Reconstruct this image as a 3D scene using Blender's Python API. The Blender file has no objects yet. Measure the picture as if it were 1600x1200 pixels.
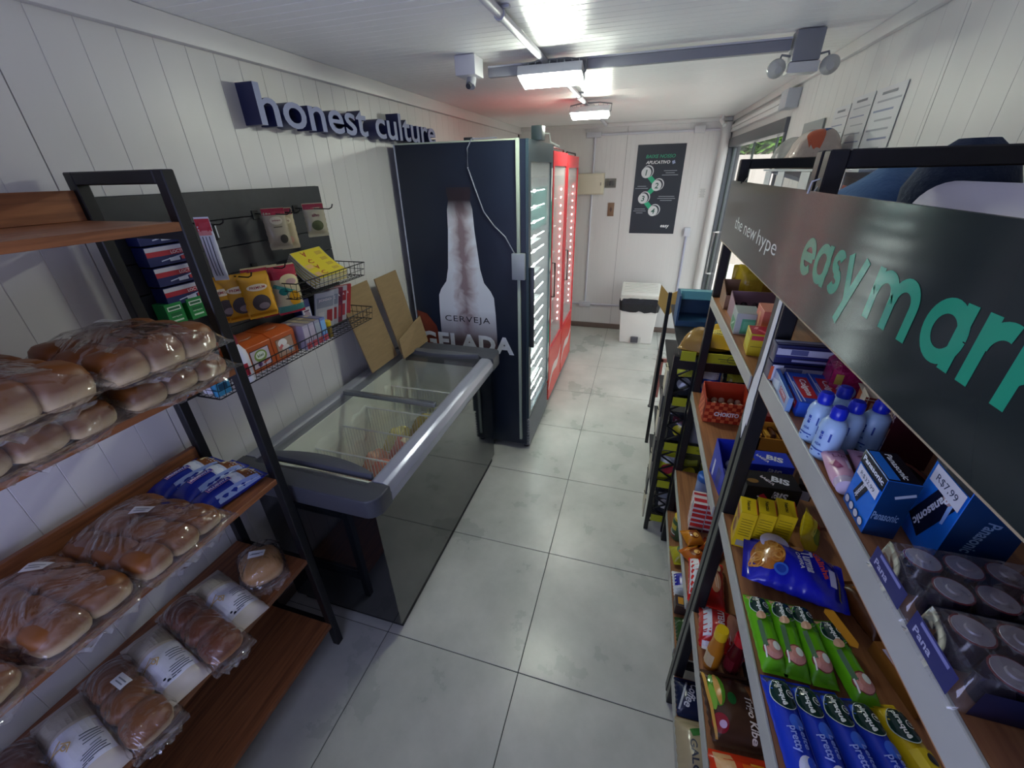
import bpy, bmesh, math, random
from mathutils import Vector, Matrix, Euler
S = bpy.context.scene
COL = S.collection
R = math.radians
# ------------------------------------------------------------------ camera
yaw, pitch, roll = -0.302076, -0.482314, -0.0236536
fw = Vector((math.sin(yaw)*math.cos(pitch), math.cos(yaw)*math.cos(pitch), math.sin(pitch)))
rt = fw.cross(Vector((0, 0, 1))).normalized(); up = rt.cross(fw)
rt2 = rt*math.cos(roll)+up*math.sin(roll); up2 = -rt*math.sin(roll)+up*math.cos(roll)
cam = bpy.data.cameras.new('camera'); camo = bpy.data.objects.new('camera', cam); COL.objects.link(camo)
m = Matrix((rt2, up2, -fw)).transposed().to_4x4(); m.translation = Vector((0.272434, -0.863279, 1.791527))
camo.matrix_world = m
cam.sensor_fit = 'HORIZONTAL'; cam.sensor_width = 36; cam.lens = 630.923/1600*36; cam.clip_start = .02
S.camera = camo
# ------------------------------------------------------------------ light
S.view_settings.view_transform = 'Standard'; S.view_settings.look = 'None'
S.view_settings.gamma = 1; S.view_settings.use_curve_mapping = False
S.view_settings.exposure = 0.6
w = bpy.data.worlds.new('sky'); S.world = w; w.use_nodes = True
wn = w.node_tree; wb = wn.nodes['Background']
wb.inputs['Color'].default_value = (.86, .93, 1, 1); wb.inputs['Strength'].default_value = 1.5
LAMP_E = 82.0
def area(name, loc, rot, sx, sy, power, col):
    l = bpy.data.lights.new(name, 'AREA'); l.shape = 'RECTANGLE'; l.size = sx; l.size_y = sy
    l.energy = power; l.color = col
    o = bpy.data.objects.new(name, l); COL.objects.link(o); o.location = loc; o.rotation_euler = rot
    o['kind'] = 'helper'
    return o
area('added_rear_fill', (-.35, -1.7, 1.2), (R(132), 0, 0), 1.3, .9, 18, (.52, .58, 1))  # added bluish fill light behind the camera, aimed at the ceiling; no window there
sn = bpy.data.lights.new('sun', 'SUN'); sn.energy = 2.6; sn.angle = R(2); sn.color = (1, .95, .88)
so = bpy.data.objects.new('sun', sn); COL.objects.link(so); so.rotation_euler = Vector((.25, .7, -1)).to_track_quat('-Z', 'Y').to_euler(); so['kind'] = 'helper'

# ------------------------------------------------------------------ materials
MATS = {}
def mat(name, col, rough=.5, metal=0, spec=.5, em=None, ems=0, alpha=None, noise=None, bump=None, coat=0, trans=0, ior=1.45):
    if name in MATS: return MATS[name]
    a = bpy.data.materials.new(name); a.use_nodes = True; nt = a.node_tree; b = nt.nodes['Principled BSDF']
    c = (*col[:3], 1)
    b.inputs['Base Color'].default_value = c; b.inputs['Roughness'].default_value = rough
    b.inputs['Metallic'].default_value = metal; b.inputs['Specular IOR Level'].default_value = spec
    b.inputs['Coat Weight'].default_value = coat; b.inputs['Transmission Weight'].default_value = trans; b.inputs['IOR'].default_value = ior
    if em: b.inputs['Emission Color'].default_value = (*em, 1); b.inputs['Emission Strength'].default_value = ems
    if alpha is not None: b.inputs['Alpha'].default_value = alpha
    tc = nt.nodes.new('ShaderNodeTexCoord')
    if noise:   # (scale, amount, stretch)
        sc, am, st = noise
        mp = nt.nodes.new('ShaderNodeMapping'); mp.inputs['Scale'].default_value = st
        n = nt.nodes.new('ShaderNodeTexNoise'); n.inputs['Scale'].default_value = sc; n.inputs['Detail'].default_value = 6
        nt.links.new(tc.outputs['Object'], mp.inputs[0]); nt.links.new(mp.outputs[0], n.inputs[0])
        cr = nt.nodes.new('ShaderNodeMapRange'); cr.inputs['From Min'].default_value = .3; cr.inputs['From Max'].default_value = .7
        cr.inputs['To Min'].default_value = 1-am; cr.inputs['To Max'].default_value = 1+am
        nt.links.new(n.outputs[0], cr.inputs['Value'])
        mx = nt.nodes.new('ShaderNodeVectorMath'); mx.operation = 'SCALE'; mx.inputs[0].default_value = col[:3]
        nt.links.new(cr.outputs[0], mx.inputs['Scale']); nt.links.new(mx.outputs[0], b.inputs['Base Color'])
    if bump:
        sc, st = bump
        n = nt.nodes.new('ShaderNodeTexNoise'); n.inputs['Scale'].default_value = sc; n.inputs['Detail'].default_value = 3
        nt.links.new(tc.outputs['Object'], n.inputs[0])
        bp = nt.nodes.new('ShaderNodeBump'); bp.inputs['Strength'].default_value = st; bp.inputs['Distance'].default_value = .01
        nt.links.new(n.outputs[0], bp.inputs['Height']); nt.links.new(bp.outputs[0], b.inputs['Normal'])
    MATS[name] = a
    return a
def hx(s):
    v = [int(s[i:i+2], 16)/255 for i in (0, 2, 4)]
    return tuple(x/12.92 if x <= .04045 else ((x+.055)/1.055)**2.4 for x in v)
def K(s, gloss=.35):
    """plain printed / plastic colour by hex"""
    return mat('colour_%s_%d' % (s, int(gloss*100)), hx(s), gloss)
M_wall = mat('white_panel_paint', hx('d8d6d4'), .38, noise=(3, .03, (1, 1, .3)))
M_ceil = mat('ceiling_panel_paint', hx('f6f6f4'), .35, noise=(3, .03, (.3, 1, 1)))
M_joint = mat('panel_joint_grey', hx('55565a'), .8)  # dark grey backing visible in the gaps between panels
M_black = mat('black_steel', hx('16171b'), .38, noise=(30, .15, (1, 1, 1)))
M_blackp = mat('black_plastic', hx('1b1c20'), .45)
M_wire = mat('black_wire', hx('0c0c0e'), .4)
M_grout = mat('grout', hx('4d534f'), .9)
M_white = mat('white_plastic', hx('e6e6e4'), .35)
M_pvc = mat('conduit_pvc', hx('c9c9d2'), .35)
M_paper = mat('paper', hx('e2e2e0'), .7)
def wood_mat(name, c1, c2, ax):
    a = bpy.data.materials.new(name); a.use_nodes = True; nt = a.node_tree; b = nt.nodes['Principled BSDF']
    tc = nt.nodes.new('ShaderNodeTexCoord'); mp = nt.nodes.new('ShaderNodeMapping')
    mp.inputs['Scale'].default_value = [60, 60, 60]; mp.inputs['Scale'].default_value[ax] = 3
    n = nt.nodes.new('ShaderNodeTexNoise'); n.inputs['Scale'].default_value = 1.2; n.inputs['Detail'].default_value = 8; n.inputs['Distortion'].default_value = .6
    r = nt.nodes.new('ShaderNodeValToRGB'); r.color_ramp.elements[0].color = (*hx(c1), 1); r.color_ramp.elements[1].color = (*hx(c2), 1)
    r.color_ramp.elements[0].position = .3; r.color_ramp.elements[1].position = .72
    nt.links.new(tc.outputs['Object'], mp.inputs[0]); nt.links.new(mp.outputs[0], n.inputs[0]); nt.links.new(n.outputs[0], r.inputs[0]); nt.links.new(r.outputs[0], b.inputs['Base Color'])
    b.inputs['Roughness'].default_value = .42
    return a
M_wood = wood_mat('walnut_board', '6e4228', 'a0653e', 1)
M_woodR = wood_mat('walnut_board_right', '7b5034', 'a9764c', 1)
def tile_mat():
    a = bpy.data.materials.new('porcelain_tile'); a.use_nodes = True; nt = a.node_tree; b = nt.nodes['Principled BSDF']
    g = nt.nodes.new('ShaderNodeNewGeometry')
    n = nt.nodes.new('ShaderNodeTexNoise'); n.inputs['Scale'].default_value = 2.3; n.inputs['Detail'].default_value = 8; n.inputs['Roughness'].default_value = .6
    n2 = nt.nodes.new('ShaderNodeTexNoise'); n2.inputs['Scale'].default_value = 90
    r = nt.nodes.new('ShaderNodeValToRGB'); r.color_ramp.elements[0].color = (*hx('abaea8'), 1); r.color_ramp.elements[1].color = (*hx('c9c9c3'), 1)
    r.color_ramp.elements[0].position = .35; r.color_ramp.elements[1].position = .65
    nt.links.new(g.outputs['Position'], n.inputs[0]); nt.links.new(g.outputs['Position'], n2.inputs[0]); nt.links.new(n.outputs[0], r.inputs[0]); nt.links.new(r.outputs[0], b.inputs['Base Color'])
    mr = nt.nodes.new('ShaderNodeMapRange'); mr.inputs['To Min'].default_value = .2; mr.inputs['To Max'].default_value = .38
    nt.links.new(n.outputs[0], mr.inputs['Value']); nt.links.new(mr.outputs[0], b.inputs['Roughness'])
    return a
M_tile = tile_mat()
def crust_mat(name, top, side):
    a = bpy.data.materials.new(name); a.use_nodes = True; nt = a.node_tree; b = nt.nodes['Principled BSDF']
    tc = nt.nodes.new('ShaderNodeTexCoord'); sx = nt.nodes.new('ShaderNodeSeparateXYZ'); nt.links.new(tc.outputs['Generated'], sx.inputs[0])
    n = nt.nodes.new('ShaderNodeTexNoise'); n.inputs['Scale'].default_value = 18; nt.links.new(tc.outputs['Object'], n.inputs[0])
    ad = nt.nodes.new('ShaderNodeMath'); ad.operation = 'MULTIPLY_ADD'; ad.inputs[1].default_value = .22; nt.links.new(n.outputs[0], ad.inputs[0]); nt.links.new(sx.outputs['Z'], ad.inputs[2])
    r = nt.nodes.new('ShaderNodeValToRGB'); e = r.color_ramp.elements
    e[0].position = .38; e[0].color = (*hx(side), 1); e[1].position = .72; e[1].color = (*hx(top), 1)
    nt.links.new(ad.outputs[0], r.inputs[0]); nt.links.new(r.outputs[0], b.inputs['Base Color'])
    b.inputs['Roughness'].default_value = .45
    return a
M_crust = crust_mat('bread_crust', '7d4a1f', 'd6bd92')
M_crustd = crust_mat('dark_bread_crust', '6b3414', 'b9793c')
M_crustt = crust_mat('tan_bread_crust', 'b98a55', 'd6b283')
def film_mat(name, al, tint=(1, 1, 1), strength=.6, glo=.5, base=.045):
    a = bpy.data.materials.new(name); a.use_nodes = True; nt = a.node_tree; nt.nodes.remove(nt.nodes['Principled BSDF'])
    out = nt.nodes['Material Output']
    t = nt.nodes.new('ShaderNodeBsdfTransparent'); g = nt.nodes.new('ShaderNodeBsdfGlossy'); g.inputs['Roughness'].default_value = .07
    d = nt.nodes.new('ShaderNodeBsdfDiffuse'); d.inputs['Color'].default_value = (.8, .8, .82, 1)
    tc = nt.nodes.new('ShaderNodeTexCoord'); n = nt.nodes.new('ShaderNodeTexNoise'); n.inputs['Scale'].default_value = 9; n.inputs['Detail'].default_value = 2.5; n.inputs['Distortion'].default_value = 1.8
    nt.links.new(tc.outputs['Object'], n.inputs[0])
    bp = nt.nodes.new('ShaderNodeBump'); bp.inputs['Strength'].default_value = strength; bp.inputs['Distance'].default_value = .03
    nt.links.new(n.outputs[0], bp.inputs['Height']); nt.links.new(bp.outputs[0], g.inputs['Normal']); nt.links.new(bp.outputs[0], d.inputs['Normal'])
    t.inputs['Color'].default_value = (*tint, 1)
    lw = nt.nodes.new('ShaderNodeLayerWeight'); lw.inputs[0].default_value = .5; nt.links.new(bp.outputs[0], lw.inputs['Normal'])
    f = nt.nodes.new('ShaderNodeMath'); f.operation = 'POWER'; f.inputs[1].default_value = 3; nt.links.new(lw.outputs['Facing'], f.inputs[0])
    m1 = nt.nodes.new('ShaderNodeMixShader'); m1.inputs[0].default_value = al
    nt.links.new(t.outputs[0], m1.inputs[1]); nt.links.new(d.outputs[0], m1.inputs[2])
    m2 = nt.nodes.new('ShaderNodeMixShader'); ml = nt.nodes.new('ShaderNodeMath'); ml.operation = 'MULTIPLY_ADD'; ml.inputs[1].default_value = glo; ml.inputs[2].default_value = base; ml.use_clamp = True
    nt.links.new(f.outputs[0], ml.inputs[0]); nt.links.new(ml.outputs[0], m2.inputs[0])
    nt.links.new(m1.outputs[0], m2.inputs[1]); nt.links.new(g.outputs[0], m2.inputs[2]); nt.links.new(m2.outputs[0], out.inputs[0])
    MATS[name] = a
    return a
M_film = film_mat('clear_film', .035, strength=1.0, glo=.9, base=.05)
M_film2 = film_mat('hazy_film', .12, strength=1.0, glo=1.0, base=.12)
M_glass = film_mat('pane_glass', .012, (.985, 1, .99), 0.0, .25)
M_glassg = film_mat('frosted_door_glass', .3, (.95, 1, .97), .05, .15)
M_led = mat('led_lens', (1, 1, 1), .4, em=(.93, 1, .86), ems=LAMP_E)
M_leds = mat('cooler_led_glow', (1, 1, 1), .4, em=(.95, 1, 1), ems=24)

# ------------------------------------------------------------------ mesh builder
class G:
    def __init__(s): s.v = []; s.f = []; s.m = []
    def add(s, vs, fs, mi=0, xf=None):
        o = len(s.v)
        for v in vs:
            v = Vector(v); s.v.append(tuple(xf @ v) if xf is not None else tuple(v))
        for f in fs: s.f.append([o+i for i in f]); s.m.append(mi)
        return s
    def box(s, x0, x1, y0, y1, z0, z1, mi=0, xf=None):
        vs = [(x, y, z) for z in (z0, z1) for y in (y0, y1) for x in (x0, x1)]
        return s.add(vs, [(0, 2, 3, 1), (4, 5, 7, 6), (0, 1, 5, 4), (2, 6, 7, 3), (0, 4, 6, 2), (1, 3, 7, 5)], mi, xf)
    def cyl(s, p0, p1, r, n=10, r2=None, mi=0, cap=True):
        p0 = Vector(p0); p1 = Vector(p1); d = (p1-p0); q = d.to_track_quat('Z', 'Y').to_matrix()
        r2 = r if r2 is None else r2; vs = []
        for p, rr in ((p0, r), (p1, r2)):
            for i in range(n):
                a = 2*math.pi*i/n; vs.append(p+q @ Vector((rr*math.cos(a), rr*math.sin(a), 0)))
        fs = [(i, (i+1) % n, n+(i+1) % n, n+i) for i in range(n)]
        if cap: fs += [tuple(range(n-1, -1, -1)), tuple(range(n, 2*n))]
        return s.add(vs, fs, mi)
    def tube(s, pts, r, n=6, mi=0):
        pts = [Vector(p) for p in pts]; vs = []; k = len(pts)
        for i, p in enumerate(pts):
            d = (pts[min(i+1, k-1)]-pts[max(i-1, 0)]).normalized(); q = d.to_track_quat('Z', 'Y').to_matrix()
            for j in range(n):
                a = 2*math.pi*j/n; vs.append(p+q @ Vector((r*math.cos(a), r*math.sin(a), 0)))
        fs = [(i*n+j, i*n+(j+1) % n, (i+1)*n+(j+1) % n, (i+1)*n+j) for i in range(k-1) for j in range(n)]
        fs += [tuple(range(n-1, -1, -1)), tuple(range((k-1)*n, k*n))]
        return s.add(vs, fs, mi)
    def lathe(s, prof, n=16, c=(0, 0, 0), mi=0, sx=1, sy=1):
        vs = []; k = len(prof)
        for r, z in prof:
            for j in range(n):
                a = 2*math.pi*j/n; vs.append((c[0]+r*sx*math.cos(a), c[1]+r*sy*math.sin(a), c[2]+z))
        fs = [(i*n+j, i*n+(j+1) % n, (i+1)*n+(j+1) % n, (i+1)*n+j) for i in range(k-1) for j in range(n)]
        fs += [tuple(range(n-1, -1, -1)), tuple(range((k-1)*n, k*n))]
        return s.add(vs, fs, mi)
    def prism(s, poly, a0, a1, axis='z', mi=0):
        """poly in the plane normal to axis: z->(x,y) y->(x,z) x->(y,z)"""
        def P(p, a): return (p[0], p[1], a) if axis == 'z' else (p[0], a, p[1]) if axis == 'y' else (a, p[0], p[1])
        n = len(poly); vs = [P(p, a0) for p in poly]+[P(p, a1) for p in poly]
        fs = [(i, (i+1) % n, n+(i+1) % n, n+i) for i in range(n)]+[tuple(range(n-1, -1, -1)), tuple(range(n, 2*n))]
        return s.add(vs, fs, mi)
def obj(name, g, mats, parent=None, loc=(0, 0, 0), rot=(0, 0, 0), bevel=0, smooth=35, seg=2, kind=None, fixn=True):
    if isinstance(g, G):
        me = bpy.data.meshes.new(name); me.from_pydata(g.v, [], g.f)
        if not isinstance(mats, (list, tuple)): mats = [mats]
        for a in mats: me.materials.append(a)
        me.polygons.foreach_set('material_index', g.m)
        bm = bmesh.new(); bm.from_mesh(me)
        if fixn: bmesh.ops.recalc_face_normals(bm, faces=bm.faces)
        if bevel: bmesh.ops.bevel(bm, geom=bm.edges[:], offset=bevel, segments=seg, affect='EDGES', profile=.6)
        bm.to_mesh(me); bm.free()
        if smooth:
            me.polygons.foreach_set('use_smooth', [True]*len(me.polygons)); me.set_sharp_from_angle(angle=R(smooth))
        me.update()
    else: me = g
    o = bpy.data.objects.new(name, me); COL.objects.link(o); o.parent = parent; o.location = loc; o.rotation_euler = rot
    if kind: o['kind'] = kind
    return o
def tag(o, label, cat, group=None):
    o['label'] = label; o['category'] = cat
    if group: o['group'] = group
    return o
def thing(name, label, cat, loc=(0, 0, 0), rz=0, group=None, rot=None):
    o = bpy.data.objects.new(name, None); COL.objects.link(o); o.empty_display_size = .02
    o.location = loc; o.rotation_euler = rot if rot else (0, 0, R(rz))
    return tag(o, label, cat, group)
def struct(name, g, mats, parent=None, **k):
    return obj(name, g, mats, parent, kind='structure' if parent is None else None, **k)

# ------------------------------------------------------------------ flat print
TC = {}
def text2d(body, bold=0.0, shear=0.0, spacing=1.0):
    key = (body, bold, shear, spacing)
    if key in TC: return TC[key]
    c = bpy.data.curves.new('t', 'FONT'); c.body = body; c.offset = bold; c.shear = shear; c.space_character = spacing
    c.resolution_u = 3; c.size = 1
    o = bpy.data.objects.new('t', c); COL.objects.link(o)
    dg = bpy.context.evaluated_depsgraph_get(); me = bpy.data.meshes.new_from_object(o.evaluated_get(dg))
    vs = [(v.co.x, v.co.y) for v in me.vertices]; fs = [tuple(p.vertices) for p in me.polygons]
    bpy.data.objects.remove(o); bpy.data.curves.remove(c); bpy.data.meshes.remove(me)
    x0 = min(v[0] for v in vs); x1 = max(v[0] for v in vs); y0 = min(v[1] for v in vs); y1 = max(v[1] for v in vs)
    W = x1-x0; H = y1-y0
    vs = [((v[0]-(x0+x1)/2)/H, (v[1]-(y0+y1)/2)/H) for v in vs]
    TC[key] = (vs, fs, W/H)
    return TC[key]
def xf2(vs, cx, cy, rot, sx=1, sy=1):
    c, s = math.cos(R(rot)), math.sin(R(rot))
    return [(cx+c*x*sx-s*y*sy, cy+s*x*sx+c*y*sy) for x, y in vs]
def Tx(body, cx, cy, h, col, w=None, rot=0, bold=.02, shear=0, spacing=1.0):
    vs, fs, asp = text2d(body, bold, shear, spacing); sx = h if w is None else w/asp
    return (xf2(vs, cx, cy, rot, sx, h), fs, col)
def Rc(cx, cy, w, h, col, rot=0):
    n = max(1, min(16, int(w/.009))); k = max(1, min(16, int(h/.009)))
    vs = [(-w/2+w*i/n, -h/2+h*j/k) for i in range(n+1) for j in range(k+1)]
    fs = [(i*(k+1)+j, (i+1)*(k+1)+j, (i+1)*(k+1)+j+1, i*(k+1)+j+1) for i in range(n) for j in range(k)]
    return (xf2(vs, cx, cy, rot), fs, col)
def El(cx, cy, rx, ry, col, rot=0, n=18, hole=0):
    if hole:
        vs = [(rx*k*math.cos(2*math.pi*i/n), ry*k*math.sin(2*math.pi*i/n)) for k in (1, hole) for i in range(n)]
        return (xf2(vs, cx, cy, rot), [(i, (i+1) % n, n+(i+1) % n, n+i) for i in range(n)], col)
    nr = max(1, min(4, int(max(rx, ry)/.006)))
    vs = [(0, 0)]+[(rx*k/nr*math.cos(2*math.pi*i/n), ry*k/nr*math.sin(2*math.pi*i/n)) for k in range(1, nr+1) for i in range(n)]
    fs = [(0, 1+i, 1+(i+1) % n) for i in range(n)]+[(1+q*n+i, 1+(q+1)*n+i, 1+(q+1)*n+(i+1) % n, 1+q*n+(i+1) % n) for q in range(nr-1) for i in range(n)]
    return (xf2(vs, cx, cy, rot), fs, col)
def Pg(pts, col): return (list(pts), [tuple(range(len(pts)))], col)
def prints(parent, decals, mp, name='label_print', gloss=.35, eps0=.0003, loc=(0, 0, 0), step=.00012):
    """decals: list of shapes, mp: (x,y,eps)->3D ; one flat printed layer"""
    g = G(); ms = []; idx = {}
    for k, (vs, fs, col) in enumerate(decals):
        if col not in idx:
            idx[col] = len(ms); ms.append(col if not isinstance(col, str) else K(col, gloss))
        e = eps0+step*k
        g.add([mp(x, y, e) for x, y in vs], fs, idx[col])
    if not g.v: return None
    return obj(name, g, ms, parent, smooth=0, fixn=False, loc=loc)
def facemap(face, w, d, h):
    """unit faces of a w x d x h box standing on z=0 centred at x=y=0; decal x,y run right / up from the face centre"""
    if face == 'L': return lambda x, y, e: (-w/2-e, -x, h/2+y)
    if face == 'Rr': return lambda x, y, e: (w/2+e, x, h/2+y)
    if face == 'F': return lambda x, y, e: (x, -d/2-e, h/2+y)
    if face == 'TF': return lambda x, y, e: (x, y, h+e)
    if face == 'TL': return lambda x, y, e: (y, -x, h+e)
    if face == 'TR': return lambda x, y, e: (-y, x, h+e)
def carton(name, label, cat, loc, w, d, h, col, dec=None, rz=0, group=None, bevel=.0008, tilt=None, gloss=.35, bodyname='carton_body'):
    t = thing(name, label, cat, loc, rz, group, rot=tilt)
    obj(bodyname, G().box(-w/2, w/2, -d/2, d/2, 0, h), K(col, gloss) if isinstance(col, str) else col, t, bevel=bevel, seg=1, smooth=0)
    for f, L in (dec or {}).items(): prints(t, L, facemap(f, w, d, h), gloss=gloss)
    return t
rnd = random.Random(7)
def bagfun(l, w, h, seed=0, wr=.002, crimp=.012, p=3.0):
    r = random.Random(seed); ph = [(r.uniform(20, 90), r.uniform(20, 90), r.uniform(0, 6)) for _ in range(5)]
    e = .3*h
    def top(x, y):
        u = min(1, abs(x)/(l/2-crimp)); v = min(1, abs(y)/(w/2))
        b = ((1-u**p)**.6)*((1-v**2.4)**.6)
        wn = sum(math.sin(a*x+bb*y+c) for a, bb, c in ph)*wr/3
        return e+(h-e)*b+wn*min(1, b*3)
    return top, e
def bag(l, w, h, seed=0, wr=.002, crimp=.012, nx=26, ny=14, p=3.0):
    """sealed pouch lying on z=0, length along x, crimped ends"""
    top, e = bagfun(l, w, h, seed, wr, crimp, p); g = G(); vs = []
    for i in range(nx+1):
        x = -l/2+l*i/nx
        for j in range(ny+1):
            y = -w/2+w*j/ny; wv = (1+.02*math.sin(i*1.9+seed)) if 0 < i < nx else .96
            vs.append((x, y*wv, top(x, y)))
    N = (nx+1)*(ny+1)
    for i in range(nx+1):
        x = -l/2+l*i/nx
        for j in range(ny+1):
            y = -w/2+w*j/ny; t = top(x, y); wv = (1+.02*math.sin(i*1.9+seed)) if 0 < i < nx else .96
            vs.append((x, y*wv, max(0, e-(t-e)*.6)-.0006))
    fs = []
    for i in range(nx):
        for j in range(ny):
            a = i*(ny+1)+j; q = (a, a+ny+1, a+ny+2, a+1); fs.append(q); fs.append(tuple(N+k for k in reversed(q)))
    for i in range(nx):
        a = i*(ny+1); fs.append((a, N+a, N+a+ny+1, a+ny+1)); a += ny; fs.append((a, a+ny+1, N+a+ny+1, N+a))
    for j in range(ny): fs.append((j, j+1, N+j+1, N+j)); a = nx*(ny+1)+j; fs.append((a, N+a, N+a+1, a+1))
    g.add(vs, fs)
    return g, top
def pouch(name, label, cat, loc, l, w, h, col, dec=None, rot=(0, 0, 0), seed=1, group=None, gloss=.22, wr=.002, crimp=.012, bodyname='pouch_body', p=3.0):
    """bag whose length runs along local x; decal x along the length, y across"""
    t = thing(name, label, cat, loc, 0, group, rot=tuple(R(a) for a in rot))
    g, top = bag(l, w, h, seed, wr, crimp, p=p)
    obj(bodyname, g, K(col, gloss) if isinstance(col, str) else col, t, smooth=60)
    if dec: prints(t, dec, lambda x, y, e: (x, y, top(x, y)+e+.0006), gloss=gloss, step=.00028)
    return t

# ------------------------------------------------------------------ room shell
XL, XR, YE, YB, ZC = -1.15, 1.01, 4.19, -1.8, 2.225
fl = struct('floor', G().box(XL-.1, XR+.1, YB-.1, YE+.1, -.06, -.0035), M_grout)
tm = {}
for x0, x1 in ((XL, -.6), (-.6, 0), (0, .6), (.6, XR)):
    for k in range(-3, 7):
        y0 = max(k*.6, YB+.001); y1 = min(k*.6+.6, YE)
        if y1-y0 < .05: continue
        key = (x0, round(y1-y0, 3)); gp = .0017
        if key not in tm:
            o = obj('tile', G().box(gp, x1-x0-gp, gp, y1-y0-gp, -.009, 0), M_tile, fl, (x0, y0, 0), bevel=.0009, seg=1, smooth=0); tm[key] = o.data
        else: obj('tile', tm[key], None, fl, (x0, y0, 0))
def panel(width, height, pitch, groove, off=0, depth=.0014, hw=.0014, th=.02):
    """ribbed sandwich panel: runs 0..width along x, face at y=0 looking to -y, height along z"""
    pr = [(.0015, 0)]; x = off % pitch
    while x < width-.01:
        if x > .01:
            pr += [(x-hw, 0), (x-hw*.4, depth), (x+hw*.4, depth), (x+hw, 0)]
        x += pitch
    pr += [(width-.0015, 0), (width-.0015, th), (.0015, th)]
    return G().prism(pr, 0, height)
wl = struct('wall_left', G().box(XL-.12, XL-.021, YB-.1, YE+.1, -.02, ZC), M_joint)
y = -.108-1.062*2
while y < YE-.02:
    a = max(y, YB); b = min(y+1.062, YE)
    if b-a > .05: obj('panel', panel(b-a, ZC, .0965, 0, (y-a) % .0965), M_wall, wl, (XL, a, 0), (0, 0, R(90)), smooth=0)
    y += 1.062
we = struct('wall_back', G().box(XL-.1, XR+.1, YE+.021, YE+.12, -.02, ZC), M_joint)
for a, b in ((XL, .02), (.02, XR)):
    obj('panel', panel(b-a, ZC, .046, 0, .046, .0008, .0014), M_wall, we, (a, YE, 0), smooth=0)
wf = struct('wall_front', G().box(XL-.1, XR+.1, YB-.12, YB-.021, -.02, ZC), M_joint)
for a, b in ((XL, -.07), (-.07, XR)):
    obj('panel', panel(b-a, ZC, .0965, 0, .0965), M_wall, wf, (b, YB, 0), (0, 0, R(180)), smooth=0)
DY0, DY1, DZ = 2.21, 4.16, 2.04
g = G().box(XR+.021, XR+.1, YB-.1, DY0, -.02, ZC); g.box(XR+.021, XR+.1, DY0, DY1, DZ, ZC); g.box(XR+.021, XR+.1, DY1, YE+.1, -.02, ZC)
wr_ = struct('wall_right', g, M_joint)
for a, b in ((YB, -.3), (-.3, .78), (.78, 1.86), (1.86, DY0)):
    obj('panel', panel(b-a, ZC, .0965, 0, .0965, .0006, .0012), M_wall, wr_, (XR, b, 0), (0, 0, R(-90)), smooth=0)
obj('panel', G().box(0, .021, DY0, DY1, DZ, ZC), M_wall, wr_, (XR, 0, 0), smooth=0)
obj('panel', G().box(0, .021, DY1, YE, 0, ZC), M_wall, wr_, (XR, 0, 0), smooth=0)
ce = struct('ceiling', G().box(XL-.1, XR+.1, YB-.1, YE+.1, ZC+.021, ZC+.1), M_joint)
y = YB
while y < YE-.01:
    b = min(y+1.0, YE)
    g = panel(b-y, XR-XL, .05, 0, .05, .0009, .002)
    me_o = obj('panel', g, M_ceil, ce, smooth=0)
    # profile x->world y, profile y(depth)->world z up, height->world x
    me_o.matrix_local = Matrix(((0, 0, 1, XL), (1, 0, 0, y), (0, 1, 0, ZC), (0, 0, 0, 1)))
    y += 1.0
struct('trim_1', G().box(XL, XL+.03, YB, YE, 2.16, ZC-.0005), M_wall, bevel=.004)
struct('trim_2', G().box(XR-.022, XR, YB, DY0+1.95, 2.18, ZC-.0005), M_wall, bevel=.004)
struct('trim_3', G().box(XL+.03, XR-.022, YE-.02, YE, 2.19, ZC-.0005), M_wall, bevel=.004)
struct('baseboard_back', G().box(XL, .98, YE-.016, YE, 0, .062), mat('taupe_baseboard', hx('6d5d55'), .5), bevel=.003)
struct('baseboard_left', G().box(XL, XL+.012, YB, YE-.017, 0, .06), mat('taupe_baseboard', hx('6d5d55'), .5), bevel=.003)
# rounded corner post at the far right
struct('trim_4', G().cyl((.955, YE-.03, 0), (.955, YE-.03, 2.18), .045, 20), M_wall)

# sliding door on the right wall
al = mat('grey_aluminium', hx('6c6f73'), .4, .6)
dr = bpy.data.objects.new('door_1', None); COL.objects.link(dr); dr['kind'] = 'structure'
g = G().box(XR-.02, XR+.07, DY0, DY1, DZ-.075, DZ); obj('door_header', g, al, dr, bevel=.003)
obj('door_jamb', G().box(XR-.012, XR+.06, DY1-.03, DY1, 0, DZ-.076), al, dr, bevel=.002)
obj('door_jamb', G().box(XR-.012, XR+.06, DY0, DY0+.03, 0, DZ-.076), al, dr, bevel=.002)
obj('door_track', G().box(XR+.0, XR+.07, DY0+.031, DY1-.031, 0, .02), al, dr, bevel=.002)
sl = bpy.data.objects.new('sliding_leaf', None); COL.objects.link(sl); sl.parent = dr
obj('pane', G().box(XR+.03, XR+.038, 3.22, 4.12, .03, DZ-.08), M_glass, sl, smooth=0)
obj('leaf_stile', G().box(XR+.028, XR+.04, 3.2, 3.225, .021, DZ-.078), mat('dark_stile', hx('4a5450'), .4), sl, smooth=0)
obj('leaf_stile', G().box(XR+.028, XR+.04, 4.1, 4.125, .021, DZ-.078), mat('dark_stile', hx('4a5450'), .4), sl, smooth=0)
obj('pull_handle', G().tube([(XR+.028, 3.98, 1.2), (XR-.02, 3.98, 1.2), (XR-.02, 3.98, .78), (XR+.028, 3.98, .78)], .012, 8), M_white, sl)
sl2 = bpy.data.objects.new('sliding_leaf', None); COL.objects.link(sl2); sl2.parent = dr
obj('pane', G().box(XR+.048, XR+.056, 2.62, 3.4, .03, DZ-.08), M_glass, sl2, smooth=0)
obj('leaf_stile', G().box(XR+.046, XR+.058, 2.6, 2.622, .021, DZ-.078), mat('dark_stile', hx('4a5450'), .4), sl2, smooth=0)
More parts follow.
